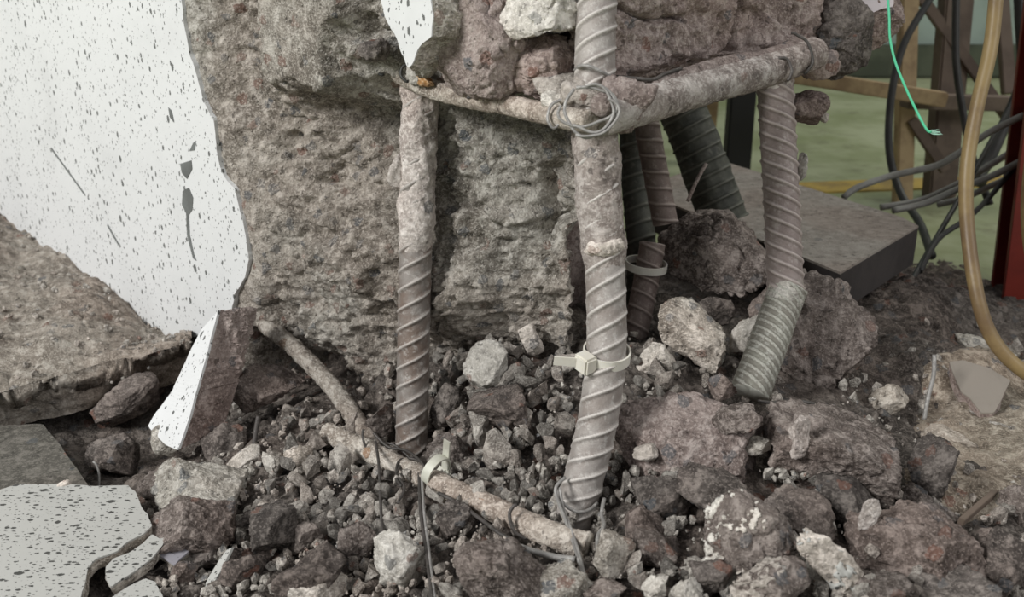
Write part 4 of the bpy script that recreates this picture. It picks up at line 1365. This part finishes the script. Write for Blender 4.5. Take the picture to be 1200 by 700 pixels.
# stick, nail, splinter
wire('rusty nail standing in the dust right of the pitted boulder', [(1083, 492, 1.02), (1088, 465, 1.02), (1094, 440, 1.02), (1095, 416, 1.02)], 0.0022, WIRE_G, 'bent_nail', cat='nail')
wire('dark nail standing in the left gravel beside the chip', [(298, 522, 1.0), (300, 505, 1.0), (303, 488, 1.0)], 0.0026, WIRE_D, 'rusty_nail', cat='nail')
wire('thin wire pin standing behind the large plate', [(116, 572, 1.0), (116, 556, 1.0), (113, 545, 1.0), (109, 541, 1.0)], 0.0012, WIRE_G, 'wire_pin', cat='pin')
pt, dd = on_bed(1125, 612)
o = beam('timber_splinter', P(1126, 612, dd - .02), P(1172, 572, dd + .05), 0.006, 0.005, WOODB)
tag(o, 'thin timber splinter lying in the rubble at the right', 'splinter')

# ------------------------------------------------------------------ small stones: individuals
shapes = []
for k in range(14):
    rg = np.random.RandomState(400 + k)
    dims = np.array([1.0, rg.uniform(.65, .95), rg.uniform(.55, .85)])
    V, Fs = rock_verts(400 + k, dims, 3, rg.uniform(2.2, 3), 9, 0.03, 0.03, 1.8, 0.30, 0.66)
    shapes.append(mesh('stone_shape', V, Fs, GRAV, smooth=False))
ZONES = [  # poly box, count, size range px, label, group
    ((508, 668, 382, 600), 112, (14, 40), 'small angular grey stone in the gravel between the two front bars', 'gravel between the front bars'),
    ((335, 468, 470, 640), 62, (14, 36), 'small pale stone in the gravel left of the left bar', 'gravel left of the left bar'),
    ((400, 640, 590, 698), 26, (12, 30), 'small stone in front of the lower stirrup', 'stones in front of the lower stirrup'),
    ((728, 800, 390, 470), 16, (12, 26), 'small stone right of the cable tie on the middle bar', 'stones right of the middle bar'),
    ((700, 790, 560, 690), 16, (12, 30), 'small stone right of the middle bar foot', 'stones right of the middle bar foot'),
    ((800, 1180, 540, 698), 22, (14, 34), 'small dark stone among the boulders at lower right', 'stones among the lower right boulders'),
    ((1070, 1196, 400, 600), 14, (10, 24), 'small stone on the dusty floor at the right edge', 'stones on the right dust'),
    ((190, 330, 530, 690), 18, (12, 30), 'small stone among the rocks right of the plates', 'stones right of the plates'),
]
MARKS = [(482, 505, 'the left bar foot'), (670, 585, 'the middle bar foot'), (680, 415, 'the cable tie on the middle bar'), (512, 545, 'the dusty cable tie'),
         (572, 440, 'the pale angular rock between bars'), (592, 478, 'the dark broad rock between bars'), (621, 398, 'the pale upright shard'), (522, 478, 'the dark upright rock'),
         (470, 660, 'the cream knobbly chunk'), (588, 668, 'the brown bottom block'), (622, 592, 'the dark glossy pebble'), (346, 538, 'the knobbly grey pebble'), (314, 544, 'the oblong upright pebble'),
         (405, 518, 'the left end of the lower stirrup'), (565, 590, 'the middle of the lower stirrup'), (772, 428, 'the pale lump beside the wedge'), (745, 620, 'the brown rock by the grey wires'),
         (866, 622, 'the white patched chunk'), (972, 662, 'the white streaked chunk'), (1078, 640, 'the mottled boulder'), (1150, 455, 'the tan tile shard'), (1150, 592, 'the timber splinter'),
         (232, 618, 'the flat grey stone'), (288, 538, 'the cube like pebble'), (320, 630, 'the dark block in the left gravel'), (715, 655, 'the pale rock by the hanging wires'), (1110, 520, 'the tan clod'),
         (365, 676, 'the flat topped dark rock'), (1000, 530, 'the broad brown boulder'), (448, 600, 'the thin black dangling wire'), (650, 500, 'the bend of the middle bar'), (545, 400, 'the pale lump at the core foot'),
         (660, 688, 'the pale lump at the bottom edge'), (390, 580, 'the open left gravel patch'), (540, 530, 'the grey stone behind the dusty tie'), (1088, 450, 'the bent nail'), (1165, 660, 'the dark corner lump')]
WAYS = ['right of', 'below and right of', 'below', 'below and left of', 'left of', 'above and left of', 'above', 'above and right of']
RANK = ['', 'second ', 'third ', 'fourth ', 'fifth ', 'sixth ', 'seventh ', 'eighth ', 'ninth ']
CELLS = {}
BARX = lambda py: [np.interp(py, [0, 330, 528], [492, 486, 482]), np.interp(py, [0, 300, 430, 500, 565, 620], [699, 708, 709, 699, 683, 668])]
rg = np.random.RandomState(77)
for (x0, x1, y0, y1), cnt, (s0, s1), lab, grp in ZONES:
    n = tries = 0
    placed = []
    while n < cnt and tries < 4000:
        tries += 1
        px, py = rg.uniform(x0, x1), rg.uniform(y0, y1)
        sz = s0 + (s1 - s0) * rg.uniform() ** 1.6
        bx = BARX(py)
        if py < 535 and abs(px - bx[0]) < 22 + sz / 2 or py < 600 and abs(px - bx[1]) < 26 + sz / 2:
            continue
        if x0 == 335 and py < 470 + (px - 335) * 0.15 + sz * 0.5:
            continue
        if any((px - a) ** 2 + (py - b_) ** 2 < (0.35 * (sz + c)) ** 2 for a, b_, c in placed):
            continue
        placed.append((px, py, sz))
        pt, dd = on_bed(px, py)
        S = sz * dd / F * 1.3
        o = bpy.data.objects.new('gravel_stone', shapes[rg.randint(len(shapes))])
        COL.objects.link(o)
        o.scale = (S, S, S)
        o.rotation_euler = tuple(rg.uniform(0, 6.28, 3))
        ctr = P(px, py, dd - 0.40 * S)
        o.location = ctr
        tag(o, lab, 'stone', grp)
        dm = [math.hypot(px - m_[0], py - m_[1]) for m_ in MARKS]
        mk = int(np.argmin(dm))
        way = int(round(math.atan2(py - MARKS[mk][1], px - MARKS[mk][0]) / (math.pi / 4))) % 8
        CELLS.setdefault((mk, way), []).append((dm[mk], sz, o))
        n += 1
for (mk, way), lst in CELLS.items():
    for k, (_q, sz, o) in enumerate(sorted(lst, key=lambda e: e[0])):
        word = 'small' if sz < 17 else 'medium' if sz < 25 else 'larger'
        o['label'] = '%s grey stone, %snearest %s %s' % (word, RANK[k], WAYS[way], MARKS[mk][2])

# ------------------------------------------------------------------ fine gravel: uncountable crumbs
rg = np.random.RandomState(5)
D1, F1 = ico(1)
vars_ = []
for k in range(12):
    p, _ = rock_verts(600 + k, (1, .8, .7), 1, 2.5, 5, 0.15, 0.0, 1.5)
    vars_.append(p)
N = 5500
px = rg.uniform(-40, 1240, N)
py = 380 + 340 * rg.uniform(0, 1, N) ** 0.8
VV, FF = [], []
c0 = 0
for k in range(N):
    if px[k] < 225 and py[k] < 560 or px[k] < 170 or px[k] > 730 and rg.uniform() < 0.6:
        continue
    r_ = P(px[k], py[k], 1.0) - CAM
    # march coarsely to the bed
    ds = np.linspace(0.5, 1.7, 48)
    pts = CAM + r_ * ds[:, None]
    if k == 0 or True:
        hh = pts[:, 2] - bed_z(pts[:, 0], pts[:, 1])
    j = int(np.argmax(hh < 0))
    if j == 0:
        continue
    t_ = hh[j - 1] / (hh[j - 1] - hh[j])
    pt = pts[j - 1] * (1 - t_) + pts[j] * t_
    sz = (0.0026 + 0.0135 * rg.uniform() ** 3)
    M = rotm(*rg.uniform(0, 360, 3))
    VV.append(vars_[k % 12] * sz @ M.T + pt + np.array([0, 0, rg.uniform(-0.1, 0.5) * sz + 0.001]))
    FF.append(F1 + c0)
    c0 += len(D1)
top_pts = Vg[nrm > 0.5]
for k in range(420):
    pt = top_pts[rg.randint(len(top_pts))]
    sz = 0.002 + 0.011 * rg.uniform() ** 3
    VV.append(vars_[k % 12] * sz @ rotm(*rg.uniform(0, 360, 3)).T + pt + np.array([rg.uniform(-.003, .003), rg.uniform(-.003, .003), 0.2 * sz]))
    FF.append(F1 + c0)
    c0 += len(D1)
o = centred('fine_gravel', np.vstack(VV), np.vstack(FF), FINE, smooth=False)
tag(o, 'loose fine concrete crumbs scattered over the rubble', 'gravel', kind='stuff')
